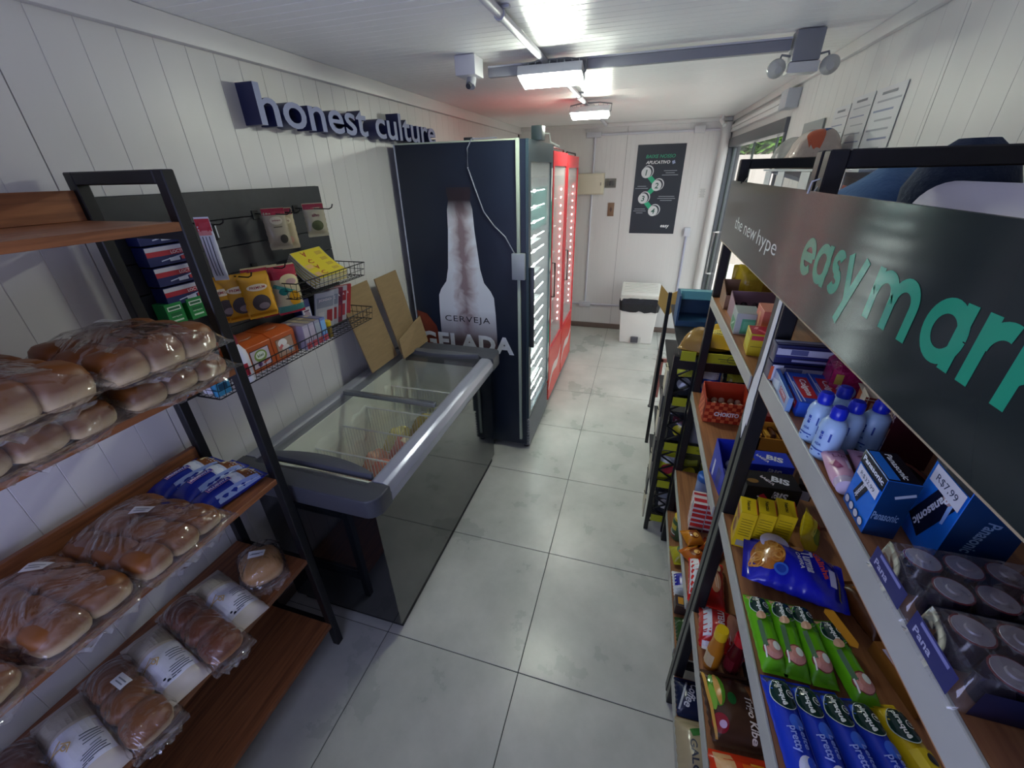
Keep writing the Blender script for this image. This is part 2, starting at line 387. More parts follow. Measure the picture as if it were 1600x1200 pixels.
# exterior
struct('exterior_ground', G().box(1.12, 12, -4, 14, -.15, -.05), mat('outside_paving', hx('cfcac2'), .8))
ex = struct('exterior_wall', G().box(-1, 12, 9, 9.15, -.05, 2.0), mat('outside_render_wall', hx('bdb4ad'), .8))
def hedge(name, label, x0, x1, y0, y1, z0, z1, n, seed):
    r = random.Random(seed); g = G()
    for i in range(n):
        c = Vector((r.uniform(x0, x1), r.uniform(y0, y1), z0+(z1-z0)*r.random()**.8)); s = r.uniform(.05, .12)
        a, b = r.uniform(0, 6.28), r.uniform(-1, 1); u = Vector((math.cos(a), math.sin(a), b*.6)).normalized(); v = u.cross(Vector((r.uniform(-1, 1), r.uniform(-1, 1), 1))).normalized()
        g.add([c-u*s, c-v*s*.45, c+u*s, c+v*s*.45], [(0, 1, 2, 3)], r.randrange(3))
    o = obj(name, g, [mat('leaf_bright', hx('6c9a3a'), .6), mat('leaf_mid', hx('4c7a2a'), .6), mat('leaf_dark', hx('35591f'), .6)], smooth=0, fixn=False)
    o['kind'] = 'stuff'; tag(o, label, 'hedge'); return o
hedge('hedge', 'bright green hedge seen through the glass door, above the wall outside', .5, 8, 9.3, 9.9, 2.02, 2.42, 6500, 3)
struct('exterior_building', G().box(-1, 12, 10.2, 10.4, -.05, 4.6), mat('outside_building_render', hx('c4b7ac'), .8))
struct('exterior_wall_side', G().box(6.2, 6.35, -3, 8.9, -.05, 2.4), mat('outside_render_wall', hx('bdb4ad'), .8))
# ------------------------------------------------------------------ ceiling fixtures and conduits
def led(y, label):
    t = thing('ceiling_light', label, 'light', (-.165, y, 2.135), group='slim LED floodlights under the ceiling', rot=(R(-16), 0, 0))
    obj('lamp_housing', G().box(-.135, .135, -.05, .05, .0, .035), K('c7c9cc', .3), t, bevel=.004)
    g = G()
    for k in range(9): g.box(-.12+k*.03-.001, -.12+k*.03+.001, -.045, .045, .0352, .046)
    obj('heat_sink_fin', g, K('b4b7bb', .3), t, smooth=0)
    g = G()
    for s_ in (-1, 1): g.tube([(s_*.136, 0, .012), (s_*.142, 0, .02), (s_*.142, .02, .07), (s_*.06, .024, .084), (0, .024, .084)], .004, 6)
    obj('bracket', g, K('9a9c9f', .3), t)
    obj('lens', G().box(-.122, .122, -.038, .038, -.014, -.0005), M_led, t, bevel=.002, seg=1)
    return t
led(1.19, 'brightly lit slim LED floodlight under the ceiling, where the cross conduit passes')
led(2.5, 'lit slim LED floodlight under the ceiling nearer the poster wall')
t = thing('electrical_conduit', 'pale grey round conduit running along the ceiling over the lights', 'conduit', (-.2, 0, 2.205))
obj('conduit_pipe', G().tube([(0, YB+.01, 0), (0, 4.12, 0)], .0135, 12), M_pvc, t)
for y in (.35, .62, 1.6, 2.2, 2.9, 3.4): obj('clip', G().cyl((0, y-.008, 0), (0, y+.008, 0), .0175, 12).box(-.03, .03, y-.007, y+.007, .012, .0185), K('b9bac2'), t)
t = thing('cable_raceway', 'grey square conduit crossing the ceiling from side to side', 'conduit', (0, 1.255, 2.19))
obj('raceway_body', G().box(-.46, .72, -.014, .014, -.022, .012), K('8e8f96', .4), t, bevel=.003)
obj('raceway_cover', G().box(-.46, .72, -.0155, .0155, .0125, .019), K('c4c5ca', .4), t)
t = thing('junction_camera', 'small white ceiling box with camera, at the left end of the cross conduit', 'camera', (-.5, 1.12, 2.11))
obj('junction_box', G().box(-.05, .04, -.04, .06, .045, .113), K('cfcfd4', .4), t, bevel=.004)
obj('camera_body', G().cyl((-.0, .02, .044), (.0, .0, .012), .02, 14), K('a9aab0', .4), t)
obj('camera_lens', G().cyl((0, -.004, .02), (.0, -.026, .008), .011, 12), K('4a4b50', .2), t)
t = thing('emergency_spotlight', 'ceiling box with two small round spotlights at the right end of the cross conduit', 'light', (.77, 1.24, 2.1))
obj('junction_box', G().box(-.045, .045, -.03, .035, .03, .122), K('85878c', .4), t, bevel=.004)
obj('battery_case', G().box(-.05, .05, -.028, .032, -.005, .029), K('cfcfcc', .4), t, bevel=.004)
for s_ in (-1, 1):
    h = obj('spot_head', G().lathe([(.012, -.02), (.03, 0), (.031, .01), (.026, .011)], 18), K('b9bab5', .3), t, (s_*.085, -.02, .012), (R(-70), R(s_*25), 0))
    obj('spot_lens', G().cyl((0, 0, .0112), (0, 0, .0135), .0255, 18), K('a8aca2', .15), h)
    obj('spot_arm', G().tube([(s_*.045, 0, .05), (s_*.075, -.005, .055), (s_*.082, -.012, .03)], .004, 6), K('8a8b8e', .4), t)
# wall conduits at the far end
t = thing('wall_conduit', 'white vertical conduit on the end wall behind the red coolers', 'conduit', (-.31, YE-.012, 0))
obj('conduit_pipe', G().tube([(0, 0, .33), (0, 0, 2.1)], .011, 10), M_pvc, t)
obj('junction_box', G().box(-.09, .06, -.03, .011, 2.1, 2.15), K('c3c4cb'), t, bevel=.004)
t = thing('wall_conduit', 'horizontal white conduit along the end wall just under the ceiling', 'conduit', (0, YE-.012, 2.125))
obj('conduit_pipe', G().tube([(-.245, 0, 0), (.895, 0, 0)], .011, 10), M_pvc, t)
obj('junction_box', G().box(.66, .76, -.03, .011, -.025, .035), K('c9c9cc'), t, bevel=.004)
t = thing('wall_conduit', 'low horizontal white conduit on the end wall near the baseboard', 'conduit', (0, YE-.012, .305))
obj('conduit_pipe', G().tube([(-1.0, 0, 0), (.73, 0, 0)], .012, 10), M_pvc, t)
obj('junction_box', G().box(-.38, -.24, -.03, .011, -.028, .03), K('c9c9cf'), t, bevel=.004)
t = thing('wall_conduit', 'white vertical conduit right of the dark poster above the bin', 'conduit', (.748, YE-.012, 0))
obj('conduit_pipe', G().tube([(0, 0, .33), (0, 0, 1.13)], .012, 10), K('b2b4c8'), t)
obj('outlet_box', G().box(-.03, .03, -.03, .011, 1.131, 1.22), K('c9cad4'), t, bevel=.004)
t = thing('wall_raceway', 'double white cable raceway above the sliding door', 'conduit', (XR-.016, 0, 2.12))
obj('raceway_body', G().box(-.014, .015, 2.26, 4.1, -.03, .0), M_white, t, bevel=.002)
obj('raceway_body', G().box(-.014, .015, 2.26, 4.1, .004, .03), M_white, t, bevel=.002)
obj('junction_box', G().box(-.05, .015, 2.12, 2.259, -.045, .045), K('b7bac2'), t, bevel=.004)
t = thing('security_camera', 'tiny white camera in the ceiling corner above the sliding door', 'camera', (.88, 4.02, 2.13))
obj('camera_bracket', G().cyl((0, 0, .055), (0, 0, .094), .012, 10), M_white, t)
obj('camera_body', G().cyl((-.01, .02, .06), (.02, -.045, .01), .017, 12), M_white, t)
# power box, switch, outlet, sticker on the end wall
t = thing('breaker_panel', 'cream breaker panel on the end wall beside the red coolers', 'electrical panel', (-.33, YE-.002, 1.555))
obj('panel_box', G().box(-.15, .15, -.05, 0, 0, .21), K('d6cfb8', .4), t, bevel=.005)
obj('panel_door', G().box(-.135, .135, -.058, -.0505, .012, .198), K('dad3bd', .4), t, bevel=.004)
obj('door_handle', G().box(.11, .122, -.062, -.0585, .09, .12), K('a7a08c', .4), t, bevel=.001)
t = thing('wall_switch', 'dark grey three gang switch plate beside the cream breaker panel', 'switch', (-.115, YE-.002, 1.62))
obj('switch_plate', G().box(-.06, .06, -.01, 0, 0, .09), K('6f6d66'), t, bevel=.003)
for k in range(3): obj('rocker', G().box(-.045+k*.032, -.021+k*.032, -.014, -.0105, .02, .07), K('4d4c48'), t, bevel=.001)
t = thing('wall_plate', 'small brown electrical plate on the end wall below the switch', 'plate', (-.087, YE-.002, 1.33))
obj('plate_body', G().box(-.034, .034, -.009, 0, 0, .14), K('8a6b52'), t, bevel=.003)
obj('plate_emblem', G().prism([(-.015, .07), (0, .1), (.015, .07), (0, .04)], -.011, -.0095, 'y'), K('5d4636'), t, smooth=0)
# poster
PG = '2fae7d'
t = thing('poster', 'dark poster of four numbered app steps, centre of the end wall', 'poster', (.3745, YE-.003, 1.585))
obj('poster_sheet', G().box(-.237, .237, -.001, .001, -.433, .433), K('2c3038', .4), t, smooth=0)
pm = lambda x, y, e: (x, -.001-e, y)
steps = [(-.125, .175, '1'), (-.005, .05, '2'), (-.13, -.075, '3'), (-.01, -.2, '4')]
D = [Tx('BAIXE NOSSO', -.0, .325, .032, PG, .29, shear=.2, bold=0), Tx('APLICATIVO', -.02, .27, .03, 'e8e8e8', .24, shear=.2), Rc(.135, .268, .028, .03, '9aa6c4', 20)]
for k in range(3):
    a, b = steps[k], steps[k+1]; dx, dy = b[0]-a[0], b[1]-a[1]; L = math.hypot(dx, dy)
    D.append(Rc((a[0]+b[0])/2, (a[1]+b[1])/2, L, .045, PG, math.degrees(math.atan2(dy, dx))))
for x, y, n in steps:
    D += [El(x+.018, y+.012, .056, .058, 'd0d2d4', n=24), El(x+.013, y+.008, .051, .053, '2c3038', n=24), El(x, y, .05, .052, 'd9dcdc', n=24), Tx(n, x, y, .055, '2c5a4c', shear=.15)]
for x, y, ws in ((.115, .19, (.13, .09, .16)), (-.155, .045, (.09, .13)), (.11, -.055, (.16, .18, .12)), (-.15, -.18, (.11, .13, .07))):
    for k, q in enumerate(ws): D.append(Rc(x, y-k*.02, q, .005, 'aab0b4'))
D.append(Tx('easy', .135, -.36, .035, 'f0f0f0', .09, shear=.15))
for a_, b_, n_ in ((0, 3, 'heading_print'), (3, len(D)-1-11, 'steps_print')): prints(t, D[a_:b_], pm, n_)
for q in range(len(D)-12, len(D)): prints(t, [D[q]], pm, 'text_line')
t = thing('wall_notice', 'small faint printed sticker on the right part of the end wall', 'sticker', (.835, YE-.003, 1.56))
obj('sticker_sheet', G().box(-.035, .035, -.001, .001, -.05, .05), K('d5d3cf', .6), t, smooth=0)
prints(t, [Rc(0, .035-.012*k, .05-.01*(k % 2), .004, '8d8a86') for k in range(7)], pm)

# trash bin
t = thing('trash_bin', 'white pedal bin with swing lid and black liner by the end wall', 'bin', (.345, 3.89, 0))
def frustum(z0, z1, a, b, c, d, mi=0, g=None):
    g = g or G(); vs = [(-a, -b, z0), (a, -b, z0), (a, b, z0), (-a, b, z0), (-c, -d, z1), (c, -d, z1), (c, d, z1), (-c, d, z1)]
    return g.add(vs, [(3, 2, 1, 0), (4, 5, 6, 7), (0, 1, 5, 4), (1, 2, 6, 5), (2, 3, 7, 6), (3, 0, 4, 7)], mi)
obj('bin_body', frustum(0, .44, .18, .15, .2, .17), K('e4e2de', .35), t, bevel=.012, seg=3)
g = G(); r = random.Random(4); n = 40; vs = []
for zz, k in ((.40, 1.03), (.47, 1.08), (.535, 1.04)):
    for i in range(n):
        a = 2*math.pi*i/n; c, s_ = math.cos(a), math.sin(a); q = 1/max(abs(c)/.205, abs(s_)/.175)
        q *= k*(1+r.uniform(-.012, .012)); vs.append((q*c, q*s_, zz+(.0 if zz > .41 else r.uniform(-.03, .0))))
g.add(vs, [(i+n*j, (i+1) % n+n*j, (i+1) % n+n*(j+1), i+n*(j+1)) for j in range(2) for i in range(n)])
obj('liner_bag', g, mat('liner_plastic', hx('26272b'), .25, bump=(40, .6)), t, smooth=0, fixn=False)
obj('lid_frame', frustum(.5, .545, .205, .175, .215, .185), K('deddd8', .35), t, bevel=.006)
lid = obj('swing_lid', G().prism([(-.18, .0), (-.19, .03), (.15, .085), (.18, .08), (.18, .0)], -.21, .21, 'x'), K('e6e5df', .35), t, (0, 0, .546), bevel=.008)
lr = G()
for k in range(6): lr.box(-.18, .18, -.001, .001, 0, .004, 0, Matrix.Translation((0, -.12+k*.045, .045+k*.0073)))
obj('lid_rib', lr, K('d3d2cc'), lid, smooth=0)
obj('pedal_recess', G().prism([(-.06, 0), (.06, 0), (.06, .1), (.035, .14), (-.035, .14), (-.06, .1)], -.1595, -.157, 'y'), K('cbc9c4'), t, (0, .006, .0), smooth=0)
obj('foot_pedal', G().box(-.05, .03, -.185, -.156, .02, .085), K('54525a'), t, bevel=.005)

# ------------------------------------------------------------------ wall sign letters
t = thing('lettering_sign', 'dark blue thick raised lettering mounted high on the left wall', 'sign', (XL, 1.225, 1.965))
def letters(body, x0, x1, h, depth, parent, face, side):
    c = bpy.data.curves.new('t', 'FONT'); c.body = body; c.extrude = depth/2; c.resolution_u = 4; c.offset = .012
    o = bpy.data.objects.new('t', c); COL.objects.link(o); dg = bpy.context.evaluated_depsgraph_get(); me = bpy.data.meshes.new_from_object(o.evaluated_get(dg))
    bpy.data.objects.remove(o); bpy.data.curves.remove(c)
    bm = bmesh.new(); bm.from_mesh(me); bmesh.ops.remove_doubles(bm, verts=bm.verts, dist=1e-5); bm.normal_update()
    xs = [v.co.x for v in bm.verts]; ys = [v.co.y for v in bm.verts]; a, b = min(xs), max(xs); ya, yb = 0, max(ys)
    for v in bm.verts: v.co.x = x0+(v.co.x-a)/(b-a)*(x1-x0); v.co.y = v.co.y/yb*h; v.co.z = v.co.z
    bm.verts.ensure_lookup_table(); seen = set(); out = []
    for v in bm.verts:
        if v.index in seen: continue
        st = [v]; isl = []; seen.add(v.index)
        while st:
            q = st.pop(); isl.append(q)
            for e in q.link_edges:
                k = e.other_vert(q)
                if k.index not in seen: seen.add(k.index); st.append(k)
        ids = {q.index: i for i, q in enumerate(isl)}; cx = sum(q.co.x for q in isl)/len(isl)
        fs = [[ids[k.index] for k in f.verts] for f in bm.faces if f.verts[0].index in ids]; fm = [0 if abs(f.normal.z) > .9 else 1 for f in bm.faces if f.verts[0].index in ids]
        g = G(); g.v = [(depth/2+q.co.z, q.co.x, q.co.y) for q in isl]; g.f = fs; g.m = fm; out.append((cx, g))
    bm.free(); bpy.data.meshes.remove(me)
    for cx, g in sorted(out, key=lambda q: q[0]): obj('letter', g, [face, side], parent, smooth=30)
letters('honest culture', -.7, .7, .125, .075, t, K('8087ad', .5), K('262c58', .4))

# ------------------------------------------------------------------ slat display panel on the left wall
SX = XL+.001
t = thing('slatwall_panel', 'black slatted display board mounted on the left wall', 'display panel', (SX, .375, 1.13))
obj('backing_board', G().box(0, .006, -.43, .43, 0, .627), K('17181b', .6), t, smooth=0)
for k in range(7): obj('slat', G().box(.0065, .022, -.43, .43, k*.0896+.001, k*.0896+.0886), mat('graphite_laminate', hx('303236'), .5, noise=(25, .1, (1, 1, 1))), t, bevel=.0015, seg=1)
SF = SX+.022   # slat face x
def basket(name, label, y0, y1, z0, z1, dep, div=None):
    t = thing(name, label, 'basket', (SF, y0, z0), group='black wire baskets on the display board')
    L = y1-y0; H = z1-z0; g = G(); r = .0016
    def ring(z, x0, x1, a, b, rr): g.tube([(x0, a, z), (x1, a, z), (x1, b, z), (x0, b, z), (x0, a, z)], rr, 5)
    ring(H, .006, dep, 0, L, .0024); ring(0, .006, dep-.012, .004, L-.004, .002); ring(H*.5, .006, dep-.005, .001, L-.001, .0014)
    n = int(L/.024)
    for k in range(n+1):
        y = k*L/n; g.tube([(.006, y, H*.98), (.007, y, 0), (dep-.012, y, 0), (dep, y, H)], r*.8, 4)
    for k in range(1, int(dep/.028)):
        x = .006+k*.028; g.tube([(x, 0, H), (x, .004, 0), (x, L-.004, 0), (x, L, H)], r*.8, 4)
    obj('wire_cage', g, M_wire, t, smooth=60)
    obj('mounting_clip', G().box(.0005, .01, -.0, .03, H-.004, H+.012), M_wire, t)
    obj('mounting_clip', G().box(.0005, .01, L-.03, L, H-.004, H+.012), M_wire, t)
    return t
basket('wire_basket', 'upper black wire basket holding yellow puzzle magazines', .36, .79, 1.375, 1.435, .175)
basket('wire_basket', 'lower black wire basket holding orange boxes and red magazines', -.06, .78, 1.165, 1.225, .18)
def hook(label, y, z, L):
    t = thing('display_hook', label, 'hook', (SF, y, z), group='black display hooks')
    obj('hook_plate', G().box(0, .004, -.014, .014, -.02, .012), M_wire, t, bevel=.001, seg=1)
    obj('hook_rod', G().tube([(.003, 0, 0), (L-.02, 0, -.002), (L-.006, 0, .004), (L, 0, .016)], .0024, 6), M_wire, t)
hook('black hook above the wire basket, beside the hanging white skewer pack', .155, 1.67, .17)
hook('black hook holding the left bag of seeds', .43, 1.675, .17); hook('black hook holding the middle bag of seeds', .5, 1.675, .15); hook('black hook holding a single bag at the right edge of the board', .635, 1.678, .19)
hook('black hook holding yellow snack bags', .21, 1.495, .15); hook('black hook behind the red pasta packets', .36, 1.495, .15)
# ------------------------------------------------------------------ chest freezer
FX0, FX1, FY0, FY1 = -1.09, -.534, .02, 1.27
t = thing('chest_freezer', 'glossy black chest freezer with glass lids against the left wall', 'freezer', (0, 0, 0))
gl = mat('gloss_black_cabinet', hx('15181b'), .06, spec=.75, coat=.5)
g = G()
g.box(FX0, FX0+.05, FY0, FY1, .05, .78); g.box(FX1-.018, FX1, FY0, FY1, .05, .78); g.box(FX0+.05, FX1-.018, FY0, FY0+.05, .05, .78); g.box(FX0+.05, FX1-.018, FY1-.05, FY1, .05, .78); g.box(FX0+.05, FX1-.018, FY0+.05, FY1-.05, .05, .2)
obj('cabinet', g, gl, t, smooth=0)
obj('plinth', G().box(FX0+.02, FX1-.012, FY0+.02, FY1-.02, .0, .049), K('101114', .5), t)
lin = mat('frosted_liner', hx('eef0e6'), .45, bump=(9, .5), noise=(5, .1, (1, 1, 1)))
g = G(); a, b, c, d = FX0+.051, FX1-.019, FY0+.051, FY1-.051
g.box(a, a+.008, c, d, .2, .8); g.box(b-.008, b, c, d, .2, .8); g.box(a+.008, b-.008, c, c+.008, .2, .8); g.box(a+.008, b-.008, d-.008, d, .2, .8); g.box(a, b, c, d, .202, .21)
obj('inner_liner', g, lin, t, smooth=0)
ICE = random.Random(5)
# rim
silver = mat('silver_rim', hx('a8abba'), .28, .35)
dark = mat('dark_grey_rim', hx('44464d'), .4)
def prof_strip(prof, p0, p1, axis):
    g = G()
    g.prism(prof, p0, p1, axis); return g
for k_, (yy, ww, hh) in enumerate(((.16, .2, .2), (.38, .22, .26), (.62, .24, .22), (.9, .3, .24))):
    g, _t = bag(hh, ww, .05, 300+k_, .008, .01, 14, 12)
    obj('frost_lump', g, lin, t, (a+.012, yy, .62), (0, R(-90), R(0)), smooth=60)
# long front rim: profile in x,z
obj('front_rim', G().prism([(-.535, .785), (-.535, .842), (-.522, .85), (-.485, .85), (-.468, .842), (-.455, .815), (-.457, .778), (-.465, .77), (-.532, .782)], .035, 1.12, 'y'), silver, t, bevel=.003)
obj('back_rim', G().prism([(-1.098, .781), (-1.098, .842), (-1.085, .85), (-1.045, .85), (-1.035, .842), (-1.035, .785)], .035, 1.12, 'y'), mat('mid_grey_rim', hx('8a8c95'), .35), t, bevel=.003)
def ring_corner(y_in, y_out, zt):
    """moulded end frame, seen from above: rounded outer corners"""
    s_ = 1 if y_out > y_in else -1; pts = [(-1.098, y_in), (-1.098, y_out-s_*.03), (-1.08, y_out)]
    for k in range(7):
        a_ = math.pi/2*k/6; pts.append((-.505+.05*math.sin(a_), y_out-s_*.05*(1-math.cos(a_))))
    pts += [(-.455, y_in), (-.535, y_in), (-.545, y_in+s_*.018), (-1.02, y_in+s_*.018), (-1.035, y_in)]
    return G().prism(pts, .772, zt, 'z')
obj('end_rim', ring_corner(.034, -.062, .848), dark, t, bevel=.006, seg=3)
obj('end_rim', ring_corner(1.121, 1.27, .85), dark, t, bevel=.006, seg=3)
def lidpanel(y0, y1, z, hy):
    l = G(); n = 8; xs = [-1.033+(.496)*i/n for i in range(n+1)]
    f = lambda x: z+.012*(1-((x+.785)/.25)**2)
    vs = [(x, y, f(x)+k) for k in (0, .004) for y in (y0, y1) for x in xs]
    m_ = n+1; fs = []
    for i in range(n):
        fs += [(i, i+1, m_+i+1, m_+i), (2*m_+i, 3*m_+i, 3*m_+i+1, 2*m_+i+1), (i, 2*m_+i, 2*m_+i+1, i+1), (m_+i, m_+i+1, 3*m_+i+1, 3*m_+i)]
    fs += [(0, m_, 3*m_, 2*m_), (n, 2*m_+n, 3*m_+n, m_+n)]
    l.add(vs, fs); p = obj('lid_pane', l, M_glass, t)
    h = G(); q = [(-1.03+.49*i/14) for i in range(15)]; s_ = 1 if hy < (y0+y1)/2 else -1
    lo = [(x, hy) for x in q]; hi = [(x, hy+s_*(.012+.045*math.sin(math.pi*i/14)**.8)) for i, x in enumerate(q)]
    h.prism(lo+hi[::-1], z+.006, z+.034, 'z'); obj('lid_handle', h, mat('lid_frame_grey', hx('55575e'), .35), p, bevel=.004)
    return p
lidpanel(.05, .6, .826, .052); lidpanel(.545, 1.118, .842, 1.118)
obj('lid_crossbar', G().box(-1.03, -.54, .545, .568, .846, .868), mat('chrome_bar', hx('8d9095'), .25, .7), t, bevel=.003)
obj('frost_bed', G().box(a+.009, b-.009, c+.009, d-.009, .2105, .36), lin, t, smooth=0)
wg = mat('white_wire', hx('dfe0e2'), .35)
for k, (ya, zb) in enumerate(((.30, .42), (.49, .42), (.68, .42), (.93, .42))):
    g = G()
    g.tube([(a+.01, ya, .70), (b-.01, ya, .70)], .004, 6); g.tube([(a+.01, ya, zb), (b-.01, ya, zb)], .003, 6)
    for j in range(29): x = a+.015+j*.0172; g.tube([(x, ya, .70), (x, ya, zb)], .0016, 4)
    obj('wire_divider', g, wg, t)
fr = [('cfc79c', -.67, .185, 'beige frozen food bag at the near end of the freezer, by the front rim'), ('d8cfa4', -.90, .185, 'pale frozen food bag at the near end of the freezer, wall side'),
      ('b8503f', -.67, .395, 'red frozen packet between the first two wire dividers, beside the front rim'), ('c9a99a', -.90, .395, 'pink frozen packet between the first two wire dividers, wall side'),
      ('b4584c', -.67, .585, 'red frozen packet in the middle compartment, front side'), ('c9836d', -.90, .585, 'salmon coloured frozen packet in the middle compartment, wall side'),
      ('9a8646', -.67, .805, 'golden crinkled packet under the far glass lid'), ('b9ab5d', -.90, .805, 'yellowish crinkled bag under the far glass lid, wall side'), ('c8c39a', -.80, 1.06, 'pale packet at the far end of the freezer')]
for k, (c_, x, y, lb) in enumerate(fr):
    D = [Rc(0, 0, .1, .05, ['c6bc8e', 'dcd3ae', 'c8654f', 'd8b8a8', 'd8c8a8', 'd09a80', 'b8a45c', 'c8bc70', 'd0caa6'][k])]+[Rc(-.05+.022*q, .03*math.sin(q*2), .012, .004, ['6a6038', '8a8050', 'e8dcd0', 'a06050', '8a3028', 'a04838', '6a5a20', '8a7a30', '9a9470'][k], q*30) for q in range(6)]
    pouch('frozen_food_bag', lb, 'frozen food', (x-.045 if x > -.8 else x-.055, y, .363), .27 if x > -.8 else .12, .165 if y < .7 else .21, .25 if x > -.8 else .12, c_, D, (0, 0, 0), 30+k, group='frozen bags in the chest freezer', wr=.008, p=6)
# ------------------------------------------------------------------ black beer cooler
t = thing('display_cooler', 'tall dark glass door cooler with a frosty beer bottle picture on its side', 'cooler', (0, 0, 0))
navy = mat('navy_vinyl', hx('1b2334'), .33, noise=(4, .12, (1, 1, 1)))
CX0, CX1, CY0, CY1, CZ = -1.1, -.345, 1.44, 2.065, 1.943
g = G(); g.box(CX0, CX1, CY0, CY0+.03, .05, CZ); g.box(CX0, CX1, CY1-.03, CY1, .05, CZ); g.box(CX0, CX0+.03, CY0+.03, CY1-.03, .05, CZ); g.box(CX0+.03, CX1, CY0+.03, CY1-.03, CZ-.18, CZ); g.box(CX0+.03, CX1, CY0+.03, CY1-.03, .05, .27)
obj('cabinet', g, navy, t, smooth=0)
obj('side_edge_trim', G().box(CX0-.004, CX0+.004, CY0-.003, CY0-.0002, .05, CZ), K('b4b8c8'), t)
obj('top_edge_trim', G().box(CX0, -.385, CY0-.003, CY0-.0002, CZ-.004, CZ+.003), K('b7c2ae'), t)
wl_ = mat('cooler_interior', hx('c9d2cc'), .5)
obj('interior_back', G().box(CX0+.031, CX0+.036, CY0+.03, CY1-.03, .27, CZ-.18), wl_, t, smooth=0)
for k in range(7): obj('cooler_shelf', G().box(CX0+.04, CX1-.05, CY0+.031, CY1-.031, .38+k*.2, .386+k*.2), wg, t, smooth=0)
g = G()
for k in range(17): g.box(-.362, -.357, CY0+.06, CY1-.1, .33+k*.085, .334+k*.085); g.box(-.362, -.356, CY0+.24, CY0+.27, .325+k*.085, .341+k*.085)  # long rows: LED light reflected on shelf rails, built as glow; short blocks: LEDs
obj('led_glow', g, M_leds, t, smooth=0, kind='stuff')
fr_ = mat('cooler_door_frame', hx('30414a'), .3)
dd = obj('door', G().box(-.344, -.327, CY0, CY0+.05, .27, CZ-.0).box(-.344, -.327, CY1-.05, CY1, .27, CZ).box(-.344, -.327, CY0+.05, CY1-.05, CZ-.1, CZ).box(-.344, -.327, CY0+.05, CY1-.05, .27, .3), fr_, t, smooth=0)
obj('door_pane', G().box(-.340, -.334, CY0+.05, CY1-.05, .3, CZ-.1), M_glassg, dd, smooth=0)
obj('door_handle', G().box(-.326, -.3, CY0+.012, CY0+.03, .8, 1.3), K('2a2d33'), dd, bevel=.004)
# stickers down the far stile
D = [Rc(0, .42, .05, .5, '2b8f7b'), El(0, .7, .02, .055, 'e9efe9'), El(0, .2, .02, .055, 'e9efe9'), Rc(0, -.02, .05, .3, '8f9399'), El(0, -.2, .02, .055, 'e9efe9'), Rc(0, -.36, .05, .16, '2b8f7b'), Rc(0, -.52, .045, .14, 'dfe9e2'), El(0, -.68, .02, .055, 'e9efe9'), Rc(0, .8, .046, .12, 'd8dadb')]
prints(dd, D, lambda x, y, e: (-.3268+e, CY1-.026+x*.9, 1.02+y*.92), 'sticker')
for z_, h_ in ((1.6, .22), (.79, .03)): prints(dd, [Rc(0, 0, .4, h_, mat('clear_teal_film', hx('5fb0aa'), .3, alpha=.35))], lambda x, y, e: (-.3335+e, CY0+.29+x, z_+y), 'door_sticker')
g = G().box(-.385, -.33, CY0+.02, CY1-.02, .03, .045)
for k in range(9): g.box(-.344, -.33, CY0+.015, CY1-.015, .05+k*.023, .062+k*.023)
obj('grille', g, K('7e8188', .35), t, smooth=0)
for x in (-.36, -1.0):
    for y in (CY0+.06, CY1-.06): obj('foot', G().cyl((x, y, 0), (x, y, .05), .022, 12), K('1c1d20'), t)
